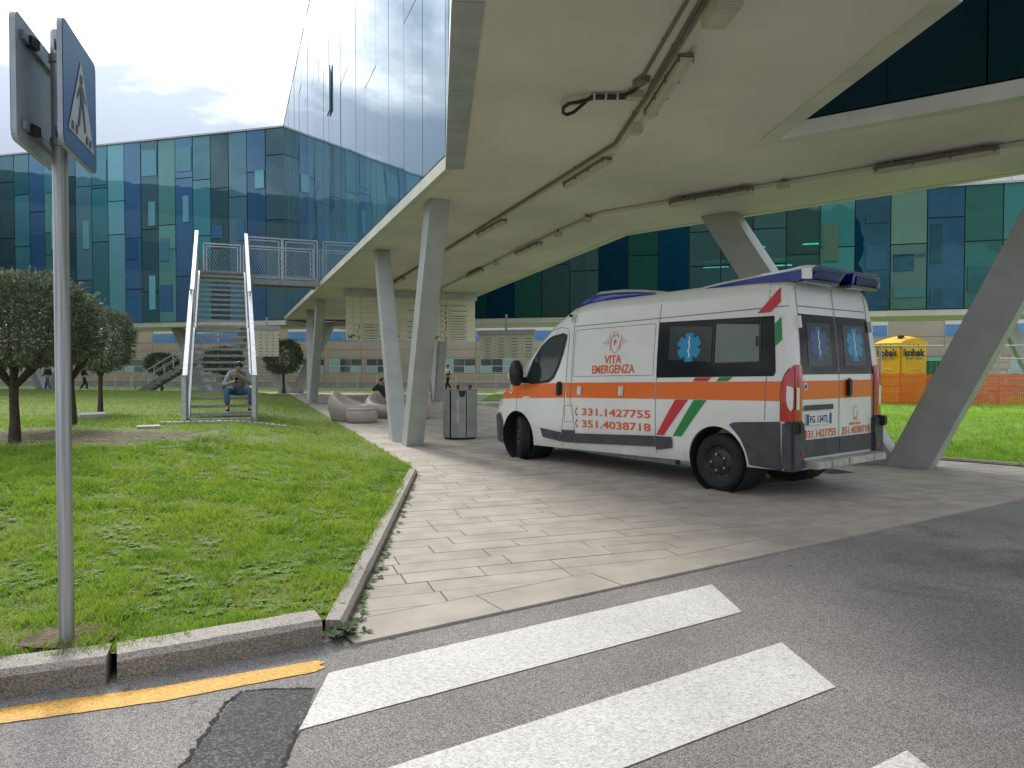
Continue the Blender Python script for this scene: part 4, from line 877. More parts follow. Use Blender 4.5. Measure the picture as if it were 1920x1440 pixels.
for s_ in (1, -1):
    side_quad('orange_stripe', [(5.74, 1.05), (5.065, 1.07), (5.065, 1.30), (5.60, 1.235)], 'orange_film', s_=s_)
    side_quad('orange_stripe', [(5.05, 1.07), (3.83, 1.095), (3.82, 1.325), (5.05, 1.30)], 'orange_film', s_=s_, nu=14)
    side_quad('orange_stripe', [(3.80, 1.095), (3.70, 1.095), (3.70, 1.325), (3.80, 1.325)], 'orange_film', s_=s_)
    side_quad('orange_stripe', [(3.68, 1.095), (2.01, 1.10), (2.01, 1.325), (3.68, 1.325)], 'orange_film', s_=s_)
    side_quad('orange_stripe', [(1.985, 1.10), (0.345, 1.10), (0.345, 1.325), (1.985, 1.325)], 'orange_film', s_=s_)
    side_quad('orange_stripe', [(0.33, 1.10), (0.135, 1.10), (0.135, 1.325), (0.33, 1.325)], 'orange_film', s_=s_)
    sw = side_poly('side_window', [(2.0, 1.40), (1.99, 1.385), (0.24, 1.385), (0.215, 1.40), (0.215, 2.10), (0.24, 2.125), (1.99, 2.13), (2.0, 2.11)], 'van_glass', 0.006, s_=s_)
    side_poly('window_pane', [(1.80, 1.58), (1.12, 1.575), (1.12, 2.045), (1.80, 2.06)], 'van_glass_inner', 0.0085, s_=s_, parent=sw)
    side_poly('window_pane', [(1.06, 1.56), (0.43, 1.56), (0.42, 2.04), (1.06, 2.045)], 'van_glass_frost', 0.0085, s_=s_, parent=sw)
    side_line('sliding_pane_frame', [(1.085, 1.55), (0.41, 1.55), (0.40, 2.055), (1.085, 2.06), (1.085, 1.55)], 0.022, 'black_plastic', 0.010, s_=s_, parent=sw)
    side_quad('catch', [(0.47, 1.74), (0.435, 1.74), (0.435, 1.86), (0.47, 1.86)], 'black_plastic', 0.014, 1, 1, s_, sw)
    cw_ = side_poly('cab_window', [(4.86, 1.315), (4.62, 1.30), (4.25, 1.315), (4.10, 1.40), (3.99, 1.58), (3.91, 1.78), (3.845, 2.02), (3.85, 2.09), (3.95, 2.105), (4.10, 2.095), (4.28, 2.05), (4.49, 1.92), (4.66, 1.70)], 'black_plastic', 0.005, s_=s_, step=0.03)
    side_poly('cab_pane', [(4.46, 1.345), (4.27, 1.355), (4.13, 1.44), (4.03, 1.6), (3.955, 1.79), (3.895, 2.01), (3.90, 2.06), (4.08, 2.055), (4.25, 2.01), (4.40, 1.9), (4.46, 1.7)], 'van_glass_inner', 0.008, s_=s_, step=0.03, parent=cw_)
    side_poly('quarter_pane', [(4.80, 1.345), (4.52, 1.345), (4.52, 1.84), (4.64, 1.66)], 'van_glass_inner', 0.008, s_=s_, step=0.03, parent=cw_)
    side_poly('side_moulding', [(4.42, 0.60), (4.36, 0.42), (3.93, 0.405), (3.91, 0.595)], 'grey_plastic', 0.018, s_=s_)
    side_poly('side_moulding', [(3.895, 0.595), (3.915, 0.405), (3.62, 0.405), (3.60, 0.595)], 'grey_plastic', 0.018, s_=s_)
    side_poly('side_moulding', [(3.585, 0.595), (3.60, 0.405), (2.005, 0.41), (2.005, 0.60)], 'grey_plastic', 0.018, s_=s_)
    side_poly('side_moulding', [(1.99, 0.60), (1.99, 0.41), (1.75, 0.42), (1.71, 0.45), (1.71, 0.60)], 'grey_plastic', 0.018, s_=s_)
    ar = [(0.135, 0.30), (0.55, 0.31), (0.57, 0.42), (0.60, 0.52), (0.66, 0.64), (0.74, 0.73), (0.82, 0.80), (0.71, 0.855), (0.135, 0.865)]
    side_poly('rear_quarter_bumper', ar, 'grey_plastic', 0.022, s_=s_, step=0.03)
    fb = [(5.96, 0.66), (5.90, 0.30), (5.60, 0.27), (5.52, 0.33), (5.50, 0.55), (5.52, 0.70), (5.60, 0.82), (5.80, 0.76)]
    side_poly('front_bumper_corner', fb, 'grey_plastic', 0.018, s_=s_, step=0.03)
    hl = side_poly('headlight', [(5.86, 0.84), (5.55, 0.98), (5.60, 1.17), (5.74, 1.10)], 'lamp_clear', 0.012, s_=s_, step=0.03)
    # shut lines and pressings
    side_line('shut_line', [(2.0, 0.36), (1.995, 1.4), (2.0, 2.15), (1.99, 2.54)], 0.009, s_=s_)
    side_line('shut_line', [(3.60, 0.36), (3.615, 0.7), (3.69, 1.0), (3.70, 2.17), (3.69, 2.52)], 0.009, s_=s_)
    side_line('shut_line', [(3.90, 0.34), (3.90, 0.62), (3.84, 0.95), (3.815, 1.3), (3.80, 2.08), (3.85, 2.17), (4.02, 2.20), (4.3, 2.14), (4.52, 2.00)], 0.009, s_=s_)
    side_line('shut_line', [(4.52, 2.00), (4.7, 1.78), (4.88, 1.5), (5.02, 1.34), (5.055, 1.25), (5.055, 0.86), (4.98, 0.82)], 0.009, s_=s_)
    side_line('shut_line', [(0.34, 0.88), (0.335, 1.38)], 0.009, s_=s_); side_line('shut_line', [(0.28, 2.13), (0.275, 2.54)], 0.008, s_=s_)
    side_line('shut_line', [(3.70, 2.19), (0.02, 2.185)], 0.010, s_=s_)
    side_line('shut_line', [(3.66, 2.11), (3.665, 1.42), (2.06, 1.42), (2.06, 2.12), (3.60, 2.13), (3.66, 2.11)], 0.007, s_=s_)
    side_line('shut_line', [(3.83, 0.72), (3.62, 0.73), (3.64, 0.98), (3.83, 0.97), (3.83, 0.72)], 0.006, s_=s_)
    dh = side_poly('door_handle', [(4.03, 1.14), (3.99, 1.115), (3.90, 1.12), (3.885, 1.16), (3.89, 1.31), (3.92, 1.345), (4.0, 1.345), (4.03, 1.31)], 'black_plastic', 0.012, s_=s_, step=0.02)
    side_quad('grip', [(3.985, 1.15), (3.935, 1.15), (3.935, 1.31), (3.985, 1.31)], 'black_plastic', 0.035, 2, 4, s_, dh)
    for x in (3.49, 2.63):
        ml = side_quad('marker_light', [(x + 0.05, 1.135), (x - 0.05, 1.135), (x - 0.05, 1.27), (x + 0.05, 1.27)], 'trunking', 0.018, 2, 2, s_)
        side_quad('lens', [(x + 0.03, 1.155), (x - 0.02, 1.155), (x - 0.02, 1.25), (x + 0.03, 1.25)], 'lamp_clear', 0.024, 1, 1, s_, ml)
    # wheels
    for xc, turn in ((AX_R, 0.0), (AX_F, R(-33))):
        w = thing('wheel', None, None, (xc, s_ * 0.86, 0.357), turn + (0 if s_ > 0 else math.pi)); w.parent = amb
        MB().lathe([(0.225, -0.09), (0.30, -0.11), (0.345, -0.085), (0.357, -0.06), (0.357, 0.06), (0.345, 0.085), (0.30, 0.11), (0.225, 0.09)], n=44, axis='y').build('tyre', 'rubber', w, smooth=40)
        MB().lathe([(0.23, 0.09), (0.215, 0.075), (0.19, 0.05), (0.165, 0.045), (0.12, 0.07), (0.085, 0.075), (0.075, 0.095), (0.0, 0.097)], n=36, axis='y').build('rim', 'steel_wheel', w, smooth=30)
        hub = MB()
        for k in range(5):
            a = k * 2 * math.pi / 5; hub.lathe([(0.016, 0.07), (0.016, 0.105), (0.0, 0.107)], (0.105 * math.cos(a), 0, 0.105 * math.sin(a)), 8, 'y')
        hub.build('wheel_nuts', 'galv_dark', w)
        hol = MB()
        for k in range(10):
            a = k * 2 * math.pi / 10 + 0.2; hol.lathe([(0.017, 0.050), (0.017, 0.056), (0.0, 0.056)], (0.178 * math.cos(a), 0, 0.178 * math.sin(a)), 8, 'y')
        hol.build('vent_holes', 'dark', w)
        if s_ > 0:
            tr = MB()
            for k in range(56):
                a = k * 2 * math.pi / 56
                for yy in (-0.05, 0.0, 0.05): tr.box((0.3575 * math.cos(a), yy, 0.3575 * math.sin(a)), (0.006, 0.035, 0.026), M=Matrix.Rotation(-a, 3, 'Y'))
            tr.build('tread', 'rubber', w)
    for xc in (AX_R, AX_F):
        MB().lathe([(0.422, 0.50), (0.422, 0.985)], (xc, 0, 0.39), 40, 'y').build('wheel_arch', 'dark', amb) if s_ > 0 else MB().lathe([(0.422, -0.985), (0.422, -0.50)], (xc, 0, 0.39), 40, 'y').build('wheel_arch', 'dark', amb)
        MB().lathe([(0.0, 0.50 * s_), (0.422, 0.50 * s_)], (xc, 0, 0.39), 40, 'y').build('wheel_arch', 'dark', amb)
    # rear lamp, wraps the corner
    lp = side_poly('tail_lamp', [(0.128, 0.87), (0.128, 1.24), (0.118, 1.32), (0.085, 1.40), (0.03, 1.465), (-0.012, 1.51), (-0.018, 0.87)], 'lamp_red', 0.020, s_=s_, step=0.025)
    MB().quadgrid(lambda u, v: (-0.022 - 0.012 * math.sin(math.pi * u) + lean(0.87 + 0.64 * v), s_ * (0.845 + (half(0, 0.87 + 0.64 * v) + 0.020 - 0.845) * u), rk(0, 0.87 + 0.64 * v)), 4, 10).build('lamp_rear_face', 'lamp_red', lp, smooth='all')
    side_poly('lamp_edge', [(0.142, 0.87), (0.142, 1.25), (0.13, 1.335), (0.095, 1.415), (0.04, 1.48), (0.03, 1.465), (0.085, 1.40), (0.118, 1.32), (0.128, 1.24), (0.128, 0.87)], 'dark', 0.010, s_=s_, step=0.025, parent=lp)
    side_poly('reversing_lens', [(0.060, 1.275), (0.0, 1.27), (-0.016, 1.22), (-0.016, 1.02), (0.012, 0.985), (0.045, 1.04), (0.064, 1.14)], 'lamp_clear', 0.026, s_=s_, step=0.02, parent=lp)
    MB().quadgrid(lambda u, v: (-0.038, s_ * (0.93 + 0.065 * u), rk(0, 1.0 + 0.25 * v)), 2, 3).build('reversing_lens', 'lamp_clear', lp)
    # mirrors
    mr = MB(); mr.quadgrid(lambda u, v: (4.83 + 0.11 * math.cos(2 * math.pi * u) * math.sin(math.pi * (0.06 + 0.88 * v)) ** 0.45, s_ * (1.20 + 0.125 * math.sin(2 * math.pi * u) * math.sin(math.pi * (0.06 + 0.88 * v)) ** 0.45), rk(4.83, 1.28 + 0.42 * v)), 20, 10)
    mir = mr.build('door_mirror', 'black_plastic', amb, smooth='all')
    MB().beam((4.86, s_ * 0.99, rk(4.8, 1.37)), (4.83, s_ * 1.15, rk(4.8, 1.38)), 0.08, 0.10).build('mirror_arm', 'black_plastic', mir)
    MB().beam((4.93, s_ * 1.255, rk(4.8, 1.40)), (4.93, s_ * 1.265, rk(4.8, 1.50)), 0.045, 0.035, (0, 1, 0)).build('indicator', 'lamp_clear', mir)
# diagonal tricolour
for nm, m, q in (('red_band', 'red_film', [(1.985, 0.615), (1.66, 1.095), (1.45, 1.095), (1.855, 0.615)]), ('green_band', 'green_film', [(1.70, 0.615), (1.36, 1.095), (1.16, 1.095), (1.56, 0.615)]),
                 ('red_band', 'red_film', [(1.39, 1.33), (1.35, 1.38), (1.10, 1.38), (1.16, 1.33)]), ('green_band', 'green_film', [(1.03, 1.33), (0.98, 1.38), (0.79, 1.38), (0.86, 1.33)]),
                 ('red_band', 'red_film', [(0.45, 2.13), (0.12, 2.42), (0.12, 2.24), (0.26, 2.13)]), ('green_band', 'green_film', [(0.21, 1.99), (0.12, 2.07), (0.12, 1.80), (0.21, 1.73)])):
    side_quad(nm, q, m, 0.0045, 6, 6)
def star(parent, fn, size, col='star_blue', off=0.0):
    for k in range(3):
        a = k * math.pi / 3; ca, sa = math.cos(a), math.sin(a); w, h = size * 0.34, size
        MB().quadgrid(lambda u, v: fn(((u - .5) * w) * ca - ((v - .5) * h) * sa, ((u - .5) * w) * sa + ((v - .5) * h) * ca, off + 0.0006 * k), 2, 6).build('star_arm', col, parent)
    V = []; n = 26
    for i in range(n + 1):
        v = -0.33 + 0.66 * i / n; du = 0.045 * math.sin(i / n * 14) * (1.15 - i / n * 0.5)
        V += [fn(du * size - 0.016 * size, v * size, off + 0.003), fn(du * size + 0.016 * size, v * size, off + 0.003)]
    MB().add(V, [(2 * i, 2 * i + 1, 2 * i + 3, 2 * i + 2) for i in range(n)]).build('serpent', 'white_film', parent, recalc=False)
    MB().quadgrid(lambda u, v: fn((u - .5) * size * 0.03, (v - .48) * size * 0.78, off + 0.0024), 1, 4).build('staff', 'white_film', parent)
star(amb, lambda u, v, o: body_pt(1.47 - u, 1, 1.77 + v, 0.010 + o), 0.37)
def lside(x0, z0, off=0.005): return lambda u, v: body_pt(x0 - u, 1, z0 + v, off)
lettering('lettering', 'VITA', 'orange_text', amb, lside(3.00, 1.600), 0.165, 0.004, fit=0.34)
lettering('lettering', 'EMERGENZA', 'orange_text', amb, lside(3.25, 1.460), 0.165, 0.004, fit=0.85)
lettering('phone_number', '331.1427755', 'orange_text', amb, lside(3.44, 0.835), 0.150, 0.003, fit=1.36)
lettering('phone_number', '351.4038718', 'orange_text', amb, lside(3.44, 0.655), 0.150, 0.003, fit=1.36)
for z in (0.885, 0.705):
    def hand(u, v, z=z): return body_pt(3.545 - u, 1, z + v, 0.005)
    V = []; n = 14
    for i in range(n + 1):
        a = math.pi * (0.62 + 0.76 * i / n); wv = 0.020 + 0.022 * (abs(i - n / 2) > n * 0.30)
        V += [hand(0.03 + (0.062 - wv / 2) * math.cos(a), (0.062 - wv / 2) * math.sin(a) * 0.9), hand(0.03 + (0.062 + wv / 2) * math.cos(a), (0.062 + wv / 2) * math.sin(a) * 0.9)]
    MB().add(V, [(2 * i, 2 * i + 1, 2 * i + 3, 2 * i + 2) for i in range(n)]).build('handset_symbol', 'orange_text', amb, recalc=False)
# heart-and-pulse emblem
def emb(u, v): return body_pt(2.80 - u, 1, 1.90 + v, 0.005)
def stroke(parent, pts, w, fn, m, name='emblem_line'):
    V = []
    for i, p in enumerate(pts):
        a, b = pts[max(0, i - 1)], pts[min(len(pts) - 1, i + 1)]; L = math.hypot(b[0] - a[0], b[1] - a[1]) or 1; nx_, ny_ = -(b[1] - a[1]) / L * w / 2, (b[0] - a[0]) / L * w / 2
        V += [fn(p[0] + nx_, p[1] + ny_), fn(p[0] - nx_, p[1] - ny_)]
    return MB().add(V, [(2 * i, 2 * i + 1, 2 * i + 3, 2 * i + 2) for i in range(len(pts) - 1)]).build(name, m, parent, recalc=False)
mat('emblem_red', (0.60, 0.20, 0.15), 0.5)
stroke(amb, [(-0.25, 0), (-0.20, 0.02), (-0.18, -0.04), (-0.16, 0.07), (-0.14, -0.02), (-0.11, 0.13), (-0.095, -0.12), (-0.085, 0.03)], 0.007, emb, 'emblem_red')
stroke(amb, [(0.085, 0.03), (0.10, -0.12), (0.115, 0.11), (0.14, -0.05), (0.16, 0.07), (0.18, -0.03), (0.20, 0.02), (0.25, 0.0)], 0.007, emb, 'emblem_red')
stroke(amb, [(0.09 * math.cos(t) * (1 - 0.25 * (math.sin(t) < 0) * abs(math.sin(t))), 0.13 * math.sin(t) - 0.02) for t in np.linspace(0.9, 0.9 + 5.6, 30)], 0.010, emb, 'emblem_red')
stroke(amb, [(-0.05, 0.08), (-0.06, 0.13), (-0.03, 0.155), (0.02, 0.15), (0.05, 0.12), (0.04, 0.08)], 0.009, emb, 'emblem_red')
stroke(amb, [(-0.01, 0.07), (0.0, 0.11), (0.04, 0.10), (0.07, 0.06)], 0.008, emb, 'emblem_red')
lettering('lettering', 'P', 'orange_text', amb, lambda u, v: emb(u - 0.03, v - 0.035), 0.10, 0.006)
# circled number high on the cab, fleet badge, wing emblem
ring = [(0.062 * math.cos(t), 0.062 * math.sin(t)) for t in np.linspace(0, 2 * math.pi, 25)]
stroke(amb, ring, 0.008, lambda u, v: body_pt(3.72 - u, 1, 2.31 + v, 0.004), 'van_seam', 'number_ring')
lettering('lettering', '03', 'van_seam', amb, lambda u, v: body_pt(3.76 - u, 1, 2.285 + v, 0.004), 0.075)
lettering('lettering', 'PASSO', 'white_film', amb, lambda u, v: body_pt(4.92 - u, 1, 1.10 + v, 0.008), 0.05, 0.0) if False else None
def disc(name, fn, r, m, parent, n=20): return MB().add([fn(0, 0)] + [fn(r * math.cos(2 * math.pi * k / n), r * math.sin(2 * math.pi * k / n)) for k in range(n)], [(0, 1 + k, 1 + (k + 1) % n) for k in range(n)]).build(name, m, parent, recalc=False)
bd = disc('round_badge', lambda u, v: body_pt(5.24 - u, 1, 1.20 + v, 0.010), 0.052, 'white_film', amb); disc('badge_mark', lambda u, v: body_pt(5.24 - u, 1, 1.20 + v, 0.013), 0.026, 'plate_blue', bd)
side_quad('fuel_label', [(4.87, 1.075), (4.70, 1.08), (4.70, 1.105), (4.87, 1.10)], 'white_film', 0.0075, 2, 1)
# ---- rear face
def rp_(y, z, off=0.006): return (-off + lean(z), y, rk(0, z))
def rear_quad(name, c, m, off=0.006, parent=None, nu=4, nv=6):
    def fn(u, v):
        y = (c[0][0] * (1 - u) + c[1][0] * u) * (1 - v) + (c[3][0] * (1 - u) + c[2][0] * u) * v
        z = (c[0][1] * (1 - u) + c[1][1] * u) * (1 - v) + (c[3][1] * (1 - u) + c[2][1] * u) * v
        return rp_(y, z, off)
    return MB().quadgrid(fn, nu, nv).build(name, m, parent or amb, smooth='all')
for s_ in (1, -1):
    y0, y1, y2 = 0.012 * s_, 0.845 * s_, 0.80 * s_
    rw = rear_quad('rear_window', [(y0, 1.40), (y1, 1.40), (y2, 2.10), (y0, 2.10)], 'van_glass', 0.006)
    rear_quad('window_pane', [(0.15 * s_, 1.50), (0.68 * s_, 1.50), (0.66 * s_, 2.0), (0.15 * s_, 2.0)], 'van_glass_inner', 0.010, rw)
    star(rw, lambda u, v, o, s_=s_: rp_(0.42 * s_ - u, 1.76 + v, 0.012 + o), 0.40, 'star_navy' if s_ > 0 else 'star_blue')
    rear_quad('orange_stripe', [(y0, 1.11), (0.84 * s_, 1.11), (0.84 * s_, 1.325), (y0, 1.325)], 'orange_film', 0.005)
    rear_quad('lower_moulding', [(y0, 0.44), (0.80 * s_, 0.44), (0.80 * s_, 0.645), (y0, 0.645)], 'grey_plastic', 0.016)
    rear_quad('shut_line', [(0.835 * s_, 0.44), (0.845 * s_, 0.44), (0.80 * s_, 2.42), (0.79 * s_, 2.42)], 'van_seam', 0.004, nv=12)
    rear_quad('shut_line', [(y0, 2.185), (0.78 * s_, 2.185), (0.78 * s_, 2.195), (y0, 2.195)], 'van_seam', 0.004)
    for z in (2.0, 0.70): MB().beam(rp_(0.835 * s_, z - 0.07, 0.012), rp_(0.835 * s_, z + 0.07, 0.012), 0.075, 0.035, (0, 1, 0)).build('hinge', 'van_white' if z > 1 else 'grey_plastic', amb)
    MB().box((0.03, s_ * 0.94, rk(0, 0.585)), (0.16, 0.26, 0.57)).build('bumper_corner', 'grey_plastic', amb, bevel=0.03)
    MB().box((-0.06, s_ * 0.985, rk(0, 0.80)), (0.10, 0.10, 0.13)).build('bumper_buffer', 'black_plastic', amb, bevel=0.015)
    rear_quad('reflector', [(0.87 * s_, 0.46), (0.91 * s_, 0.46), (0.91 * s_, 0.54), (0.87 * s_, 0.54)], 'lamp_red', 0.056)
rear_quad('shut_line', [(-0.005, 0.44), (0.006, 0.44), (0.006, 2.44), (-0.005, 2.44)], 'van_seam', 0.0085, nv=14)
hd = MB().box((-0.03 + lean(1.23), -0.20, rk(0, 1.235)), (0.045, 0.10, 0.235)).build('door_handle', 'black_plastic', amb, bevel=0.02)
pl = MB().box((-0.012, 0.475, rk(0, 0.878)), (0.014, 0.545, 0.13)).build('number_plate', 'plate_white', amb)
for y in (0.475 + 0.25, 0.475 - 0.25): MB().box((-0.021, y, rk(0, 0.878)), (0.003, 0.045, 0.126)).build('plate_band', 'plate_blue', pl)
lettering('plate_number', 'FG 134TL', 'ink', pl, lambda u, v: (-0.022, 0.475 + 0.205 - u, rk(0, 0.838) + v), 0.115, 0.002, fit=0.41)
rear_quad('plate_light_bar', [(0.80, 0.985), (0.16, 0.985), (0.16, 1.045), (0.80, 1.045)], 'grey_plastic', 0.022)
lettering('phone_number', '331.1427755', 'orange_text', amb, lambda u, v: rp_(0.76 - u, 0.665 + v, 0.006), 0.125, 0.002, fit=0.70)
lettering('phone_number', '351.4038718', 'orange_text', amb, lambda u, v: rp_(-0.075 - u, 0.665 + v, 0.006), 0.125, 0.002, fit=0.70)
stroke(amb, [(0.055 * math.cos(t), 0.075 * math.sin(t)) for t in np.linspace(0.9, 6.5, 22)], 0.010, lambda u, v: rp_(-0.40 - u, 0.93 + v, 0.006), 'emblem_red')
lettering('lettering', 'VITA', 'orange_text', amb, lambda u, v: rp_(-0.345 - u, 0.82 + v, 0.006), 0.045, 0.001, fit=0.11)
lettering('lettering', 'EMERGENZA', 'orange_text', amb, lambda u, v: rp_(-0.26 - u, 0.77 + v, 0.006), 0.045, 0.001, fit=0.28)
bd = disc('round_badge', lambda u, v: rp_(0.76 - u, 1.26 + v, 0.010), 0.045, 'white_film', amb); disc('badge_mark', lambda u, v: rp_(0.76 - u, 1.26 + v, 0.013), 0.028, 'plate_blue', bd)
st = MB().box((-0.10, 0, rk(0, 0.37)), (0.20, 1.62, 0.085)).build('rear_step', 'step_alu', amb, bevel=0.008)
for y in (-0.5, 0.12, 0.5): MB().box((-0.204, y, rk(0, 0.37)), (0.006, 0.012, 0.08)).build('step_joint', 'galv_dark', st)
MB().box((0.06, 0, rk(0, 0.40)), (0.10, 1.7, 0.16)).build('rear_crossmember', 'black_plastic', amb)
# underbody, windscreen
MB().box((3.0, 0, 0.33), (5.2, 1.1, 0.12)).build('underbody', 'dark', amb)
MB().beam((2.0, 0.55, 0.24), (4.4, 0.5, 0.24), 0.10, 0.10).build('exhaust', 'galv_dark', amb)
MB().tube([(1.03, -0.8, 0.357), (1.03, 0.8, 0.357)], 0.06).build('rear_axle', 'dark', amb)
def wsp(u, v):
    x = 5.06 - 0.98 * v; zt = interp(x, ZT); return (x, (2 * u - 1) * (half(x, zt - 0.06) - 0.05), rk(x, zt) + 0.004 - 0.05 * (2 * u - 1) ** 4)
MB().quadgrid(wsp, 12, 10).build('windscreen', 'van_glass', amb, smooth='all')
# ---- beacons and roof fairings
def rooft(x): return rk(x, interp(x, ZT))
fa = MB(); S_ = []
for x, h, w in ((4.16, 0.0, 0.45), (4.02, 0.075, 0.58), (3.8, 0.125, 0.68), (3.45, 0.155, 0.73), (3.0, 0.13, 0.74), (2.6, 0.085, 0.745), (2.25, 0.03, 0.75), (2.1, -0.02, 0.75)):
    z0 = rooft(x) - 0.03; S_.append([(x, -w, z0 - 0.02), (x, -w, z0 + h * 0.75), (x, -w + 0.10, z0 + h + 0.035), (x, w - 0.10, z0 + h + 0.035), (x, w, z0 + h * 0.75), (x, w, z0 - 0.02)])
V = [p for s__ in S_ for p in s__]; F = [(i * 6 + j, i * 6 + j + 1, (i + 1) * 6 + j + 1, (i + 1) * 6 + j) for i in range(len(S_) - 1) for j in range(5)]
F += [tuple(range(6)), tuple(len(S_) * 6 - 6 + j for j in range(6))]
ff = fa.add(V, F).build('front_roof_fairing', 'van_white', amb, smooth=40)
for s_ in (1, -1):
    L = []
    for x, h, w in ((4.06, 0.05, 0.56), (3.8, 0.12, 0.69), (3.45, 0.15, 0.742), (3.0, 0.125, 0.752), (2.6, 0.085, 0.757), (2.22, 0.03, 0.762)):
        z0 = rooft(x) - 0.03; L += [(x, s_ * (w + 0.012), z0 + 0.012), (x, s_ * (w + 0.03), z0 + h * 0.45), (x, s_ * (w - 0.01), z0 + h * 0.86 + 0.01)]
    MB().add(L, [(i * 3 + j, i * 3 + j + 1, (i + 1) * 3 + j + 1, (i + 1) * 3 + j) for i in range(5) for j in range(2)]).build('blue_beacon', 'beacon_blue', ff, smooth='all')
rr = MB(); S_ = []
for x, h, w in ((1.50, 0.0, 0.76), (1.2, 0.02, 0.80), (0.7, 0.045, 0.84), (0.25, 0.075, 0.87), (-0.02, 0.095, 0.88), (-0.10, 0.09, 0.80)):
    z0 = rooft(max(x, 0.25)) - 0.035
    S_.append([(x, -w, z0 - 0.02), (x, -w, z0 + h + 0.01), (x, -w + 0.12, z0 + h + 0.05), (x, w - 0.12, z0 + h + 0.05), (x, w, z0 + h + 0.01), (x, w, z0 - 0.02)])
S_.append([(0.09, y * 0.98, z - (0.10 if j in (1, 2, 3, 4) else 0.0)) for j, (x, y, z) in enumerate(S_[-1])])
V = [p for s__ in S_ for p in s__]; F = [(i * 6 + j, i * 6 + j + 1, (i + 1) * 6 + j + 1, (i + 1) * 6 + j) for i in range(len(S_) - 1) for j in range(5)] + [tuple(range(6))]
F += [(i * 6, i * 6 + 5, (i + 1) * 6 + 5, (i + 1) * 6) for i in range(len(S_) - 1)]
rf = rr.add(V, F).build('rear_roof_fairing', 'van_white', amb, smooth=30)
for s_ in (1, -1):
    L = []
    for x, h, w in ((1.36, 0.010, 0.795), (1.1, 0.026, 0.817), (0.7, 0.045, 0.847), (0.25, 0.075, 0.875), (-0.02, 0.093, 0.887)):
        z0 = rooft(max(x, 0.25)) - 0.035; L += [(x, s_ * (w + 0.004), z0 - 0.012 - 0.02 * (1.4 - x) / 1.4), (x, s_ * (w + 0.010), z0 + h - 0.005)]
    MB().add(L, [(2 * i, 2 * i + 1, 2 * i + 3, 2 * i + 2) for i in range(4)]).build('blue_beacon', 'beacon_blue', rf, smooth='all')
    z0 = rooft(0.25) - 0.035
    bx = MB().add([(-0.060, s_ * 0.16, z0 - 0.055), (-0.03, s_ * 0.86, z0 - 0.05), (-0.108, s_ * 0.80, z0 + 0.095), (-0.125, s_ * 0.08, z0 + 0.105), (0.05, s_ * 0.16, z0 - 0.055), (0.05, s_ * 0.86, z0 - 0.05), (0.0, s_ * 0.80, z0 + 0.095), (0.0, s_ * 0.08, z0 + 0.105)], BOXF).build('rear_beacon', 'beacon_blue', rf)
    MB().add([(-0.085, s_ * 0.22, z0 - 0.03), (-0.062, s_ * 0.78, z0 - 0.025), (-0.108, s_ * 0.73, z0 + 0.07), (-0.124, s_ * 0.17, z0 + 0.08)], [(0, 1, 2, 3)]).build('beacon_lens', 'beacon_mauve', bx)
ca_ = MB().tube([(3.80, 0.86, rk(3.8, 2.36)), (3.82, 0.93, rk(3.8, 2.37))], 0.022).build('side_camera', 'black_plastic', amb)

# ================================================================== STEEL STAIRS
SD = Vector((-0.37, 0.929)).normalized(); SR = Vector((SD.y, -SD.x))       # up the flight, and to its right
SB = Vector((-6.80, 16.55)); SBZ = 0.32; SW = 1.38; NS, RISE = 25, 0.1755
def run(k): return 0.275 * k + (0.55 if k >= 13 else 0.0)                  # half-landing after the thirteenth tread
def sp(r, s_, z): p = SB + SR * r + SD * s_; return Vector((p.x, p.y, z))
stairs = thing('steel_stairs', 'galvanised steel open-tread stairs rising from the lawn to the glass wing', 'stairs', (SB.x, SB.y, 0))
def loc(v): return (v.x - SB.x, v.y - SB.y, v.z)
for k in range(NS):
    z = SBZ + RISE * (k + 1); dep = 0.27 + (0.55 if k == 12 else 0)
    mb = MB(); a, b = sp(-SW / 2 + 0.03, run(k) + dep / 2, z - 0.02), sp(SW / 2 - 0.03, run(k) + dep / 2, z - 0.02)
    mb.beam(loc(a), loc(b), dep, 0.035); a, b = sp(-SW / 2 + 0.03, run(k), z - 0.028), sp(SW / 2 - 0.03, run(k), z - 0.028); mb.beam(loc(a), loc(b), 0.015, 0.062)
    mb.build('tread', 'tread', stairs)
TOPZ = SBZ + RISE * NS
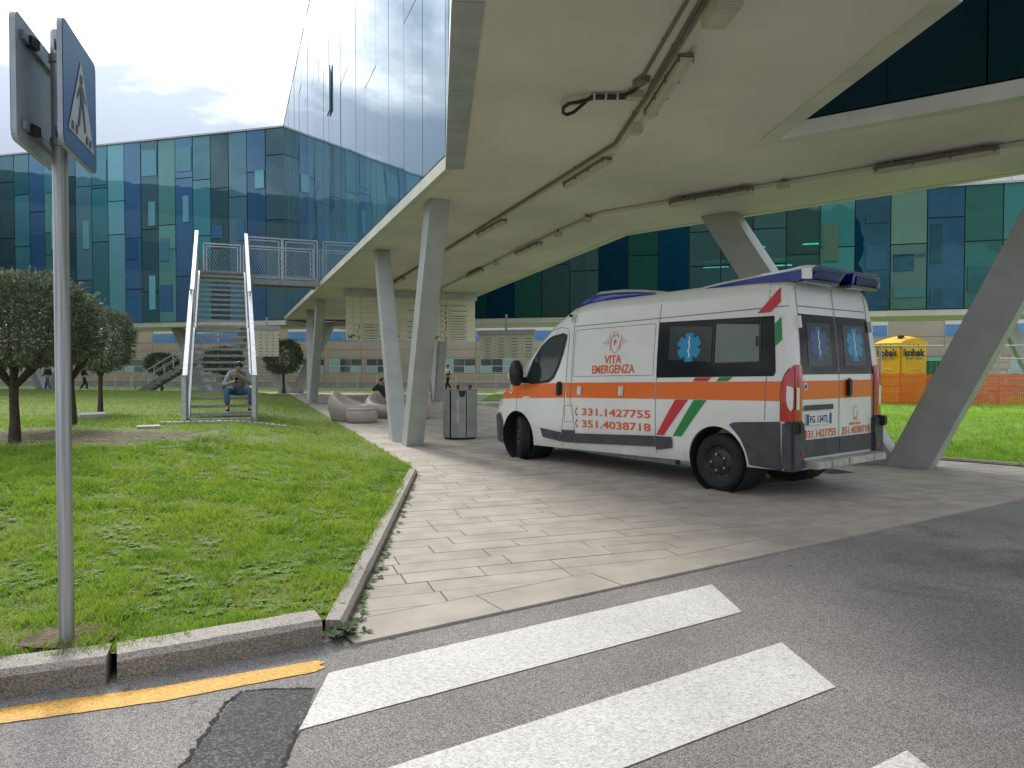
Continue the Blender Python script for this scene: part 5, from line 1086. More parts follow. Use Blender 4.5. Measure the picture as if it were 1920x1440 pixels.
for sg in (-1, 1):
    segs = [(0.0, SBZ + 0.05), (run(12) + 0.15, SBZ + RISE * 13 + 0.02), (run(13), SBZ + RISE * 13 + 0.02), (run(24) + 0.3, TOPZ - 0.03)]
    for (s0, z0), (s1, z1) in zip(segs, segs[1:]): MB().beam(loc(sp(sg * SW / 2, s0, z0 - 0.06)), loc(sp(sg * SW / 2, s1, z1 - 0.06)), 0.05, 0.24).build('stringer', 'galvanised', stairs)
    hr = [(-0.05, SBZ + 1.02), (run(12) + 0.15, SBZ + RISE * 13 + 1.0), (run(13), SBZ + RISE * 13 + 1.02), (run(24) + 0.3, TOPZ + 1.02)]
    MB().beam(loc(sp(sg * (SW / 2 + 0.06), hr[0][0], hr[0][1])), loc(sp(sg * (SW / 2 + 0.06), hr[1][0], hr[1][1] + 0.02)), 0.10, 0.11).build('handrail', 'galvanised', stairs)
    MB().beam(loc(sp(sg * (SW / 2 + 0.06), hr[2][0] - 0.3, hr[2][1] + 0.06)), loc(sp(sg * (SW / 2 + 0.06), hr[3][0], hr[3][1] + 0.25)), 0.10, 0.11).build('handrail', 'galvanised', stairs)
    MB().beam(loc(sp(sg * (SW / 2 + 0.06), -0.05, SBZ - 0.25)), loc(sp(sg * (SW / 2 + 0.06), -0.05, SBZ + 1.04)), 0.10, 0.13, (0, 1, 0)).build('newel_post', 'galvanised', stairs)
    for s0, zz in ((run(12), SBZ + RISE * 13), (run(24) + 0.25, TOPZ)): MB().beam(loc(sp(sg * (SW / 2 + 0.06), s0, zz - 0.1)), loc(sp(sg * (SW / 2 + 0.06), s0, zz + 1.1)), 0.05, 0.05, (0, 1, 0)).build('post', 'galvanised', stairs)
    bars = MB()
    for (h0, h1, k0, k1) in ((hr[0], hr[1], segs[0], segs[1]), (hr[2], hr[3], segs[2], segs[3])):
        n = 34
        for i in range(1, n):
            t = i / n; s0 = h0[0] + (h1[0] - h0[0]) * t
            bars.beam(loc(sp(sg * (SW / 2 + 0.05), s0, k0[1] + (k1[1] - k0[1]) * t)), loc(sp(sg * (SW / 2 + 0.05), s0, h0[1] + (h1[1] - h0[1]) * t)), 0.006, 0.03, tuple((*SD, 0)))
    tag(bars.build('railing_bars', 'galvanised', stairs), kind='stuff')
MB().box(loc(sp(0, -0.10, SBZ - 0.05)), (SW - 0.05, 0.22, 0.24), math.atan2(SR.y, SR.x)).build('concrete_footing', 'concrete', stairs)
# landing across to the wing with expanded-mesh guard panels
LD0, LDW = run(24) + 0.32, 1.25; LR_ = 3.05
land = thing('landing', 'galvanised landing platform with mesh guard panels beside the glass wing', 'platform', (SB.x, SB.y, 0))
c0 = [sp(-SW / 2, LD0, 0), sp(LR_, LD0, 0), sp(LR_, LD0 + LDW, 0), sp(-SW / 2, LD0 + LDW, 0)]
MB().prism([(v.x - SB.x, v.y - SB.y) for v in c0], TOPZ - 0.16, TOPZ - 0.02).build('deck', 'galv_dark', land)
def mesh_panel(a, b, z0, z1, pitch=0.085):
    a, b = Vector(a), Vector(b); L = (b - a).length; H = z1 - z0; d = (b - a).normalized()
    def P(u, v): q = a + d * u; return (q.x - SB.x, q.y - SB.y, z0 + v)
    fr = MB()
    for u0, v0, u1, v1 in ((0, 0, L, 0), (0, H, L, H), (0, 0, 0, H), (L, 0, L, H)): fr.beam(P(u0, v0), P(u1, v1), 0.045, 0.045, (d.y, -d.x, 0) if u0 == u1 else (0, 0, 1))
    ins = 0.09
    for u0, v0, u1, v1 in ((ins, ins, L - ins, ins), (ins, H - ins, L - ins, H - ins), (ins, ins, ins, H - ins), (L - ins, ins, L - ins, H - ins)): fr.beam(P(u0, v0), P(u1, v1), 0.03, 0.03, (d.y, -d.x, 0) if u0 == u1 else (0, 0, 1))
    g = fr.build('guard_frame', 'galvanised', land); me_ = MB(); w, h = L - 2 * ins, H - 2 * ins; sl = 2.1
    for sg in (1, -1):
        c = -h / sl if sg > 0 else 0.0; end = w if sg > 0 else w + h / sl
        while c < end:
            pts = []
            u0, v0 = c, 0.0; u1, v1 = c + sg * h / sl, h
            if sg > 0:
                if u0 < 0: v0 = -u0 * sl; u0 = 0
                if u1 > w: v1 = (w - c) * sl; u1 = w
            else:
                if u0 > w: v0 = (u0 - w) * sl; u0 = w
                if u1 < 0: v1 = c * sl; u1 = 0
            if v1 - v0 > 0.02: me_.beam(P(u0 + ins, v0 + ins), P(u1 + ins, v1 + ins), 0.004, 0.014, (d.y, -d.x, 0))
            c += pitch
    tag(me_.build('expanded_mesh', 'galvanised', g), kind='stuff')
zA, zB = TOPZ - 0.20, TOPZ + 1.22
fa_, fb_ = sp(SW / 2 + 0.06, LD0, 0).xy, sp(LR_, LD0, 0).xy; m_ = (fa_ + fb_) / 2
mesh_panel(fa_, m_ - (fb_ - fa_).normalized() * 0.02, zA, zB); mesh_panel(m_ + (fb_ - fa_).normalized() * 0.02, fb_, zA, zB)
mesh_panel(sp(-SW / 2 + 0.1, LD0 + LDW, 0).xy, sp(SW / 2 - 0.1, LD0 + LDW, 0).xy, zA + 0.2, zB - 0.1); mesh_panel(sp(SW / 2, LD0 + LDW, 0).xy, sp(LR_, LD0 + LDW, 0).xy, zA + 0.2, zB - 0.1)
MB().beam(loc(sp(SW / 2, LD0 - 0.02, TOPZ - 0.27)), loc(sp(LR_, LD0 - 0.02, TOPZ - 0.27)), 0.1, 0.16).build('edge_beam', 'galv_dark', land)
MB().beam(loc(sp(SW / 2 + 0.3, LD0 + 0.6, TOPZ - 0.32)), loc(sp(LR_, LD0 + 0.6, TOPZ - 0.32)), 0.3, 0.12).build('support_beam', 'galv_dark', land)
# cobble strip in the grass in front of the stairs
cob = 0
for i in range(21):
    q = SB + SR * (-1.15 + i * 0.125) - SD * 0.95
    for j in range(2):
        w = q - SD * (0.14 * j); o = MB().box((0, 0, 0), (0.105, 0.125, 0.09)).build('cobble', 'concrete', None, bevel=0.012)
        o.location = (w.x, w.y, lawn_z(w.x, w.y) + 0.005 + random.uniform(-.006, .008)); o.rotation_euler = (random.uniform(-.06, .06), random.uniform(-.06, .06), math.atan2(SR.y, SR.x) + random.uniform(-.07, .07))
        tag(o, 'pale stone sett in the strip set in the grass before the stairs', 'paving sett', 'setts before the steel stairs')
# second, distant stair
st2 = thing('steel_stairs', 'distant galvanised side-on stairs behind the lawn, left of the main stairs', 'stairs', (-22.6, 43.2, 0.0))
for k in range(11):
    MB().box((0.25 + k * 0.29, 0, 0.18 * (k + 1)), (0.28, 1.2, 0.04)).build('tread', 'tread', st2)
for y in (-0.62, 0.62):
    MB().beam((0, y, 0.0), (3.5, y, 2.1), 0.05, 0.25).build('stringer', 'galv_dark', st2); MB().beam((0, y, 1.0), (3.5, y, 3.1), 0.06, 0.07).build('handrail', 'galvanised', st2)
    for k in range(4): MB().beam((k * 1.15, y, k * 0.69), (k * 1.15, y, k * 0.69 + 1.02), 0.08, 0.05, (0, 1, 0)).build('post', 'galvanised', st2)
    MB().beam((0, y, 0.5), (3.5, y, 2.6), 0.03, 0.03).build('mid_rail', 'galvanised', st2)

# ================================================================== SIGN POST
sgn = thing('sign_pole', 'grey steel pole with two square crossing signs at the left edge', 'sign post', (-2.315, 3.66, 0.08))
MB().lathe([(0.036, 0.0), (0.036, 3.17), (0.03, 3.185), (0.0, 3.185)], n=28).build('pole', 'pole_steel', sgn, smooth=30)
wv = Vector((-0.30, 0.954, 0)).normalized(); nv = Vector((wv.y, -wv.x, 0))              # sign width, and outward normal of the right sign
def square_sign(off, face):
    c = Vector((0, 0, 2.83)) + nv * off + wv * (-0.04); n = 5; r = 0.045; h = 0.30; P = []
    for cx, cy, a0 in ((h - r, h - r, 0), (-h + r, h - r, 90), (-h + r, -h + r, 180), (h - r, -h + r, 270)):
        for k in range(n): a = R(a0 + 90 * k / (n - 1)); P.append((cx + r * math.cos(a), cy + r * math.sin(a)))
    sg = 1 if face > 0 else -1
    def pt(u, v, o): return c + wv * u + Vector((0, 0, v)) + nv * (sg * o)
    N = len(P); mb = MB(); mb.add([pt(u, v, 0) for u, v in P] + [pt(u, v, -0.022) for u, v in P] , [tuple(range(N)), tuple(range(N, 2 * N))] + [(i, (i + 1) % N, N + (i + 1) % N, N + i) for i in range(N)])
    pl_ = mb.build('sign_plate', 'sign_back', sgn)
    MB().add([pt(u * 0.995, v * 0.995, 0.003) for u, v in P], [tuple(range(N))]).build('blue_face', 'sign_blue', pl_)
    MB().add([pt(u, v, 0.006) for u, v in ((-0.235, -0.205), (0.235, -0.205), (0.0, 0.205))], [(0, 1, 2)]).build('white_triangle', 'sign_white', pl_)
    # walking figure and stripes, flat print
    def quad(pts, nm='figure'): MB().add([pt(u * sg, v, 0.009) for u, v in pts], [tuple(range(len(pts)))]).build(nm, 'sign_ink', pl_)
    quad([(0.025 * math.cos(t) - 0.005, 0.105 + 0.025 * math.sin(t)) for t in np.linspace(0, 6.0, 12)])
    quad([(-0.03, 0.075), (0.022, 0.075), (0.03, -0.02), (-0.03, -0.02)]); quad([(-0.03, -0.015), (-0.002, -0.015), (-0.05, -0.145), (-0.08, -0.145)]); quad([(0.0, -0.015), (0.03, -0.015), (0.075, -0.14), (0.045, -0.145)])
    quad([(-0.03, 0.07), (-0.028, 0.05), (-0.075, -0.015), (-0.088, 0.0)]); quad([(0.022, 0.07), (0.022, 0.045), (0.07, 0.0), (0.08, 0.015)])
    for x in (-0.16, -0.09, 0.10, 0.165): quad([(x - 0.02, -0.15), (x + 0.012, -0.15), (x + 0.006, -0.195), (x - 0.03, -0.195)], 'stripe_mark')
    for z in (2.62, 3.04):
        q = c.copy(); q.z = z; a = q - wv * 0.24 - nv * (sg * 0.032); b = q + wv * 0.24 - nv * (sg * 0.032); MB().beam(a, b, 0.018, 0.04).build('bracket', 'galv_dark', pl_)
        MB().box(tuple(q - nv * (sg * 0.045) - wv * 0.14), (0.03, 0.06, 0.05)).build('clamp', 'dark', pl_)
    for k in range(0): pass
square_sign(0.105, 1); square_sign(-0.105, -1)
for z in (2.62, 3.04): MB().lathe([(0.037, z - 0.02), (0.043, z - 0.02), (0.043, z + 0.02), (0.037, z + 0.02)], n=20).build('pole_clamp', 'galv_dark', sgn)

# ================================================================== TREES
def tree(label, base, h_trunk, crown_c, rad, leaves, seed, lsize=0.075, limbs=5, r0=0.085, group='clipped evergreen trees', sq=2.6):
    rs = np.random.default_rng(seed); rr_ = random.Random(seed); x, y, z = base
    t = thing('clipped_tree', label, 'tree', base, 0, group)
    tr = MB(); top = Vector((crown_c[0] * 0.25, crown_c[1] * 0.25, h_trunk)); pts = [Vector((0, 0, -0.05)), Vector((0.01, 0, h_trunk * 0.35)), Vector((top.x * 0.5, top.y * 0.5, h_trunk * 0.7)), top]
    tr.tube(pts, [r0 * 1.35, r0, r0 * 0.9, r0 * 0.95], 10)
    for k in range(limbs):
        a = k * 2 * math.pi / limbs + rr_.uniform(-0.4, 0.4); d = Vector((math.cos(a), math.sin(a), 0)) * rad[0] * rr_.uniform(0.4, 0.62)
        q1 = top + d * 0.45 + Vector((0, 0, 0.18)); q2 = top + d + Vector((0, 0, 0.55)); q3 = Vector(crown_c) + d * 1.3 + Vector((0, 0, rad[2] * 0.2))
        tr.tube([top - Vector((0, 0, 0.1)), q1, q2, q3], [r0 * 0.62, r0 * 0.5, r0 * 0.36, 0.012], 7)
        for kk in range(3):
            b_ = q2.lerp(q3, rr_.uniform(0, 0.6)); tr.tube([b_, b_ + Vector((rr_.uniform(-.4, .4), rr_.uniform(-.4, .4), rr_.uniform(0.05, 0.4)))], [0.014, 0.005], 5)
    tr.build('trunk', 'bark', t, smooth=50)
    n = leaves; D = rs.normal(size=(n, 3)); D /= np.linalg.norm(D, axis=1)[:, None]
    q = (np.abs(D) ** sq).sum(1) ** (-1 / sq); P = D * q[:, None]                                # boxy clipped outline
    lump = np.array([mnoise.noise((d[0] * 2.6 + seed, d[1] * 2.6, d[2] * 2.6)) + 0.5 * mnoise.noise((d[0] * 7 + seed, d[1] * 7, d[2] * 7)) for d in P])
    rad_ = 1 - np.abs(rs.normal(0, 0.16, n)); rad_[rs.random(n) < 0.06] *= 1.10
    P = P * (rad_ * (1 + 0.085 * lump))[:, None] * np.array(rad)
    keep = ~((lump < -0.34) & (rad_ > 0.86)); P = P[keep]; D = D[keep]; lump = lump[keep]; n = len(P)
    out = D + rs.normal(0, 0.55, (n, 3)) + np.array([0, 0, 0.35]); out /= np.linalg.norm(out, axis=1)[:, None]
    sd = np.cross(out, rs.normal(size=(n, 3))); sd /= np.linalg.norm(sd, axis=1)[:, None]
    L = lsize * rs.uniform(0.7, 1.4, n)[:, None]; W = L * 0.17
    C = P + np.array(crown_c); V = np.stack([C, C + out * L * 0.5 + sd * W, C + out * L, C + out * L * 0.5 - sd * W], 1).reshape(-1, 3)
    b = rs.uniform(0.6, 1.35, n)[:, None]; col = np.array([[0.135, 0.165, 0.110]]) * b; yl = rs.random(n) < 0.16; col[yl] = col[yl] * np.array([2.0, 1.9, 1.5])
    numpy_obj('crown', V, np.arange(4 * n), np.arange(n) * 4, None, np.repeat(col, 4, 0), 'leaf', None, t)
    return t
tree('nearest clipped evergreen tree with a wide boxy crown behind the sign pole', (-8.11, 11.55, lawn_z(-8.11, 11.55)), 0.98, (0.0, 0.0, 1.98), (1.13, 1.12, 0.74), 26000, 1, limbs=6, r0=0.075)
tree('second clipped evergreen tree, partly hidden by the nearest tree and pole', (-9.43, 15.19, lawn_z(-9.43, 15.19)), 1.02, (-0.10, 0.0, 1.95), (0.70, 0.75, 0.64), 11000, 2, r0=0.08)
tree('third clipped evergreen tree with a rounded crown left of the steel stairs', (-11.30, 19.46, lawn_z(-11.3, 19.46)), 1.05, (0.08, 0.0, 1.98), (0.78, 0.80, 0.86), 14000, 3, r0=0.06, sq=2.3)
tree('dark clipped evergreen tree far off between the grey V columns', (-13.9, 43.2, 0.02), 1.25, (-0.05, 0, 2.2), (1.08, 1.05, 0.98), 7000, 4, 0.14)
tree('dark clipped evergreen tree seen through the treads of the stairs', (-17.6, 43.4, 0.02), 1.15, (0, 0, 2.0), (1.05, 1.0, 0.75), 6000, 5, 0.14)
tree('small dark clipped evergreen far behind the second stairs', (-22.3, 45.2, 0.02), 1.0, (0, 0, 1.8), (0.9, 0.9, 0.62), 5000, 6, 0.14)
# low pale slab bench by the trees, worn slab near the cobbles
o = MB().box((0, 0, 0.06), (1.0, 0.55, 0.12)).build('stone_slab', 'concrete', None, bevel=0.01); o.location = (-10.15, 17.15, lawn_z(-10.15, 17.15) - 0.01); o.rotation_euler = (0, 0, R(-58)); tag(o, 'low pale concrete slab lying on the lawn between the trees', 'slab')
o = MB().box((0, 0, 0.02), (0.42, 0.26, 0.07)).build('stone_slab', 'concrete', None, bevel=0.012); o.location = (-7.28, 14.2, lawn_z(-7.28, 14.2)); o.rotation_euler = (0.05, 0, R(30)); tag(o, 'broken pale slab at the left end of the sett strip', 'slab')

# ================================================================== SEATS, BIN, CUPS
def seat(label, loc_, rz, rx, ry, hs, hb, group='moulded taupe plastic seats'):
    t = thing('plastic_seat', label, 'seat', loc_, rz, group); prof = []
    V, F = [], []; nu, lev = 40, 22
    for j in range(lev + 1):
        v = j / lev
        for i in range(nu):
            a = 2 * math.pi * i / nu; back = max(0.0, 0.5 + 0.5 * math.cos(a)) ** 2.2 if hb else 0.0; top = hs + hb * back
            if v < 0.5:        # outer shell, bulging
                w = v / 0.5; z = top * w; k = 0.80 + 0.20 * math.sin(min(1.0, w * 1.15 + 0.08) * math.pi * 0.62) - 0.10 * max(0, w - 0.75) / 0.25 * (0.4 + back)
            elif v < 0.62:     # rounded rim
                w = (v - 0.5) / 0.12; z = top + 0.03 * math.sin(w * math.pi) ; k = 0.89 - 0.04 * back - 0.13 * w
            else:              # scooped seat
                w = (v - 0.62) / 0.38; k = (0.76 - 0.04 * back) * (1 - w); z = top - (top - (hs - 0.06)) * sstep(0, 0.75, w) if hb else top - 0.01
            V.append((rx * k * math.cos(a), ry * k * math.sin(a), z))
    for j in range(lev):
        for i in range(nu): F.append((j * nu + i, j * nu + (i + 1) % nu, (j + 1) * nu + (i + 1) % nu, (j + 1) * nu + i))
    F.append(tuple(range(nu)))
    MB().add(V, F).build('shell', 'plastic_taupe', t, smooth='all'); return t
seat('taupe plastic lounge seat with a high rounded back, leftmost of the group', (-4.72, 20.75, 0.013), R(170), 0.66, 0.60, 0.42, 0.42)
pf = thing('round_pouf', 'round taupe plastic pouf with a flat lid in front of the seats', 'seat', (-4.24, 20.0, 0.013), 0, 'moulded taupe plastic seats')
MB().lathe([(0.0, 0), (0.36, 0.0), (0.42, 0.06), (0.445, 0.18), (0.43, 0.30), (0.395, 0.365)], n=40).build('shell', 'plastic_taupe', pf, smooth='all'); MB().lathe([(0.40, 0.368), (0.41, 0.385), (0.395, 0.402), (0.0, 0.41)], n=40).build('lid', 'plastic_taupe', pf, smooth=40)
seat('wide taupe plastic sofa seat with the reclining man on it', (-3.72, 22.35, 0.013), R(125), 0.98, 0.92, 0.40, 0.38)
seat('taupe plastic seat half hidden right of the big V column', (-2.86, 21.6, 0.013), R(20), 0.42, 0.45, 0.40, 0.3)
bn = thing('recycling_bin', 'tall grey metal paper recycling bin with a dark slot, left of the ambulance', 'litter bin', (-1.13, 15.42, 0.013), R(-2))
oct_ = [(-0.36, -0.10), (-0.17, -0.30), (0.17, -0.30), (0.36, -0.10), (0.36, 0.16), (0.17, 0.34), (-0.17, 0.34), (-0.36, 0.16)]
MB().prism([(x * 0.9, y * 0.9) for x, y in oct_], 0.0, 1.05).build('inner_frame', 'dark', bn)
for i in range(8):
    a, b = Vector(oct_[i]), Vector(oct_[(i + 1) % 8]); d = (b - a).normalized(); g = 0.03 if i in (0, 2, 4, 6) else 0.012; nn = Vector((d.y, -d.x)); pa, pb = a + d * 0.012, b - d * (0.035 if i == 0 else 0.012)
    zt = 1.055; MB().prism([tuple(pa), tuple(pb), tuple(pb - nn * 0.012), tuple(pa - nn * 0.012)], 0.05, zt).build('side_panel', 'bin_metal', bn)
MB().prism([(x * 1.02, y * 1.02) for x, y in oct_], 1.057, 1.075).build('lid', 'bin_metal', bn)
MB().add([(0.0, -0.3045, 1.05), (0.155, -0.3045, 1.05), (0.13, -0.3045, 0.94), (0.10, -0.3045, 0.915), (0.055, -0.3045, 0.915), (0.025, -0.3045, 0.94)], [(0, 5, 4, 3, 2, 1)]).build('slot', 'dark', bn)
MB().prism([(-0.33, -0.07), (0.33, -0.07), (0.33, 0.14), (-0.33, 0.14)], 0.0, 0.045).build('plinth', 'dark', bn)
lettering('lettering', 'CARTA O/PAPER', 'sign_white', bn, lambda u, v: (0.02 - v, -0.3055, 0.38 + u), 0.085, 0.0, fit=0.50)
cup0 = thing('paper_cup', 'brown paper cup on top of the bin, left of the pair', 'cup', (-1.17, 15.36, 1.088), 0, 'paper cups on the bin')
MB().lathe([(0.0, 0.0), (0.028, 0.0), (0.040, 0.095), (0.043, 0.10), (0.038, 0.10), (0.034, 0.02), (0.0, 0.015)], n=18).build('cup_wall', 'cup_brown', cup0, smooth=40)
c1 = copy_tree(cup0); c1.location = (-0.91, 15.36, 1.088); c1['label'] = 'brown paper cup on top of the bin, right of the pair'

# ================================================================== HANGING DIRECTORY SIGNS
def directory(label, a, b, z0, z1, cols, rows, group, texts=True):
    a, b = Vector(a), Vector(b); d = (b - a).normalized(); n = Vector((d.y, -d.x)); L = (b - a).length; t = thing('directory_sign', label, 'sign', (a.x, a.y, 0), math.atan2(d.y, d.x), group)
    MB().box((L / 2, 0, z1 + 0.10), (L + 0.14, 0.14, 0.24)).build('header', 'trim_metal', t)
    MB().box((L / 2, 0, (z0 + z1) / 2 - 0.01), (L, 0.05, z1 - z0 - 0.02)).build('panel', 'sign_panel', t)
    for i in range(1, rows): MB().box((L / 2, -0.027, z0 + (z1 - z0) * i / rows), (L, 0.003, 0.007)).build('rule', 'sign_line', t)
    for u in cols: MB().box((u * L, -0.0275, (z0 + z1) / 2), (0.008, 0.003, z1 - z0 - 0.04)).build('rule', 'sign_line', t)
    return t, L, lambda u0, v0: (lambda u, v: (u0 + u, -0.031, v0 + v))
dz0, dz1 = 2.56, 4.14
ds, DL, fn = directory('cream hanging directory sign behind the big V column', (-5.95, 25.45), (-1.42, 27.15), dz0, dz1, (0.055, 0.11, 0.27, 0.52, 0.72, 0.77), 8, 'hanging directory signs')
rowh = (dz1 - dz0) / 8
def entry(u0, i, digit, words):
    z = dz0 + rowh * i + 0.03
    lettering('lettering', digit, 'ink_brown', ds, fn(u0, z), 0.19, 0.002)
    stroke(ds, [(0, 0), (-0.10, 0), (-0.06, 0.035), (-0.10, 0), (-0.06, -0.035)], 0.016, lambda u, v: (u0 - 0.03 + u, -0.031, z + 0.11 + v), 'ink_brown', 'arrow_mark')
    MB().box((u0 + 0.20, -0.031, z + 0.07), (0.014, 0.003, 0.16)).build('bracket_mark', 'ink_brown', ds)
    for k, w in enumerate(words): MB().box((u0 + 0.26 + w / 2, -0.031, z + 0.12 - 0.09 * k), (w, 0.003, 0.022)).build('text_line', 'ink_brown', ds)
for i, dgt in enumerate('012'): entry(0.42, i, dgt, (0.40, 0.36)); MB().box((1.18 + 0.12, -0.031, dz0 + rowh * i + 0.14), (0.30, 0.003, 0.02)).build('text_line', 'ink_brown', ds); MB().box((1.10, -0.031, dz0 + rowh * i + 0.10), (0.012, 0.003, 0.15)).build('bracket_mark', 'ink_brown', ds)
for i, dgt in enumerate('0124567'): entry(DL - 1.20, i, dgt, (0.60, 0.55) if i not in (5, 6) else (0.6,))
for i in (0, 1, 2, 3, 5): MB().box((2.48, -0.031, dz0 + rowh * i + 0.12), (0.5, 0.003, 0.022)).build('text_line', 'ink_brown', ds)
for u in (0.09, 1.72, DL - 1.62): lettering('lettering', 'H°', 'ink', ds, fn(u, dz0 + 0.04), 0.20, 0.008)
for lab, a, b, z0, z1 in (('cream hanging directory sign far behind the ambulance mirror', (-1.75, 38.3), (1.15, 37.2), 2.05, 3.35), ('small cream hanging directory sign right of the steel stairs', (-14.35, 39.6), (-13.15, 40.1), 2.2, 3.7)):
    t2, L2, fn2 = directory(lab, a, b, z0, z1, (0.3, 0.55, 0.8), 8, 'hanging directory signs')
    MB().box((L2 / 2, 0, (z1 + SZ) / 2 + 0.1), (0.1, 0.1, SZ - z1 - 0.2)).build('hanger', 'trim_metal', t2)
    for i in range(7):
        for u in (0.10, 0.34, 0.59, 0.84): MB().box((L2 * u + 0.2, -0.031, z0 + 0.08 + i * (z1 - z0) / 8), (0.35 * L2 / 2.9, 0.003, 0.03)).build('text_line', 'ink_brown', t2)

# ================================================================== SERVICES ON THE UNDERSIDE
def V3(p, z): return Vector((p[0], p[1], z))
def run_line(name, label, cat, pts, z, w, h, m):
    t = thing(name, label, cat, (pts[0][0], pts[0][1], SZ)); o = Vector(t.location)
    for a, b in zip(pts, pts[1:]): MB().beam(V3(a, z) - o, V3(b, z) - o, w, h).build('length', m, t)
    return t
L1 = [(1.66, -4.0), (1.55, 5.56), (1.49, 6.9), (1.35, 9.04), (-0.22, 13.43), (-3.93, 23.64), (-8.4, 36.0)]
L2 = [(13.0, 2.95), (6.41, 8.95), (1.59, 13.02), (0.25, 16.78), (-2.53, 25.37), (-5.2, 35.0)]
def shift(P, k):
    out = []
    for i, p in enumerate(P):
        a, b = Vector(P[max(0, i - 1)]), Vector(P[min(len(P) - 1, i + 1)]); d = (b - a).normalized(); out.append((p[0] - d.y * k, p[1] + d.x * k))
    return out
run_line('cable_trunking', 'pale cable trunking bending across the underside above the bin', 'cable duct', L1, SZ - 0.035, 0.07, 0.05, 'trunking')
run_line('cable_trunking', 'pale cable trunking running along the right edge of the underside', 'cable duct', L2, SZ - 0.035, 0.07, 0.05, 'trunking')
def pipe(label, P, z, r=0.013, name='conduit_pipe'):
    t = thing(name, label, 'conduit', (P[0][0], P[0][1], SZ)); o = Vector(t.location); MB().tube([V3(p, z) - o for p in P], r, 8).build('pipe', 'conduit', t, smooth=60)
    for i, (a, b) in enumerate(zip(P, P[1:])):
        n = max(1, int((Vector(b) - Vector(a)).length / 1.6))
        for k in range(n): q = Vector(a).lerp(Vector(b), (k + 0.5) / n); MB().box((q.x - o.x, q.y - o.y, z - o.z + 0.012), (0.035, 0.035, 0.04)).build('clip', 'conduit', t)
    return t
pipe('dark conduit on the camera-left side of the bent trunking', shift(L1, 0.065), SZ - 0.022)
pipe('dark conduit on the far side of the right-hand trunking', shift(L2, -0.065), SZ - 0.022)
pipe('dark conduit dropping from the top edge to the cable loop', [(1.42, -3.0), (1.36, 5.4), (1.27, 7.0)], SZ - 0.02, 0.017)
pipe('second dark conduit beside the one feeding the cable loop', [(1.52, -3.0), (1.46, 5.4), (1.39, 7.25)], SZ - 0.02, 0.015)
lp_ = [(1.30, 7.02), (1.24, 7.25), (1.18, 7.36), (1.10, 7.40), (0.82, 7.42), (0.74, 7.50), (0.67, 7.72), (0.60, 7.80), (0.55, 7.74), (0.545, 7.58), (0.60, 7.47), (0.70, 7.43), (0.85, 7.45), (1.10, 7.45), (1.24, 7.44)]
lt = thing('cable_loop', 'black coiled cable loop hanging on the pale underside', 'cable', (lp_[0][0], lp_[0][1], SZ)); MB().tube([(x - lp_[0][0], y - lp_[0][1], -0.04 - 0.05 * (x < 0.75)) for x, y in lp_], 0.020, 8).build('cable', 'black_plastic', lt, smooth=60)
for x in (0.85, 0.97, 1.09): MB().box((x - lp_[0][0], 7.43 - lp_[0][1], -0.04), (0.018, 0.10, 0.055)).build('cable_tie', 'trunking', lt)
MB().box((-0.03, 0.02, -0.03), (0.10, 0.16, 0.06), 0.4).build('bracket', 'conduit', lt)
MB().box((-0.04, 0.36, -0.04), (0.16, 0.10, 0.08), 0.2).build('junction', 'lamp_cover', lt)
def fixture(label, a, b):
    a, b = Vector(a), Vector(b); d = (b - a).normalized(); L = (b - a).length; t = thing('fluorescent_light', label, 'light', (a.x, a.y, SZ), math.atan2(d.y, d.x), 'strip lights under the wing')
    MB().box((L / 2, 0, -0.075), (L, 0.13, 0.05)).build('housing', 'conduit', t, bevel=0.008)
    sec = [(-0.06, -0.10), (-0.05, -0.135), (-0.02, -0.155), (0.02, -0.155), (0.05, -0.135), (0.06, -0.10)]; V = [(x, y, z) for x in (0.0, 0.03, L - 0.03, L) for y, z in sec]
    MB().add(V, [(i * 6 + j, i * 6 + j + 1, (i + 1) * 6 + j + 1, (i + 1) * 6 + j) for i in range(3) for j in range(5)] + [tuple(range(6)), tuple(18 + j for j in range(6))]).build('diffuser', 'lamp_cover', t)
    for k in (0.03, 0.36, 0.66, 0.97): MB().box((L * k, 0, -0.085), (0.03, 0.145, 0.075)).build('clip', 'conduit', t)
    for k in (0.15, 0.85): MB().box((L * k, 0, -0.025), (0.05, 0.05, 0.052)).build('hanger', 'conduit', t)
fixture('strip light nearest the cable loop on the underside', (1.55, 6.35), (1.49, 7.75))
fixture('strip light just beyond the bend of the left trunking', (1.27, 9.45), (0.82, 10.78)); fixture('third strip light along the left trunking', (-0.15, 13.35), (-0.68, 14.75)); fixture('fourth strip light along the left trunking, behind the V column', (-2.0, 18.4), (-2.5, 19.8)); fixture('farthest strip light along the left trunking', (-3.35, 21.9), (-3.85, 23.3))
fixture('strip light above the ambulance roof, on the right trunking', (3.72, 11.05), (2.65, 11.98)); fixture('rightmost strip light close to the leaning column', (6.15, 9.02), (5.05, 9.97)); fixture('strip light on the right trunking past its bend', (0.62, 15.75), (0.12, 17.2)); fixture('far strip light on the right trunking near the sign', (-0.85, 20.0), (-1.32, 21.45))
fixture('strip light at the right trunking before the far sign', (-2.55, 25.3), (-3.0, 26.8))
def jbox(label, p, s_=(0.15, 0.15, 0.08), rz=0.3):
    t = thing('junction_box', label, 'junction box', (p[0], p[1], SZ - 0.06), rz, 'boxes on the underside'); MB().box((0, 0, -s_[2] / 2), s_).build('casing', 'lamp_cover', t, bevel=0.008); MB().box((0, 0, -s_[2] - 0.004), (s_[0] * 0.8, s_[1] * 0.8, 0.008)).build('cover', 'lamp_cover', t); MB().box((0, 0, 0.03), (0.05, 0.05, 0.06)).build('spacer', 'conduit', t)
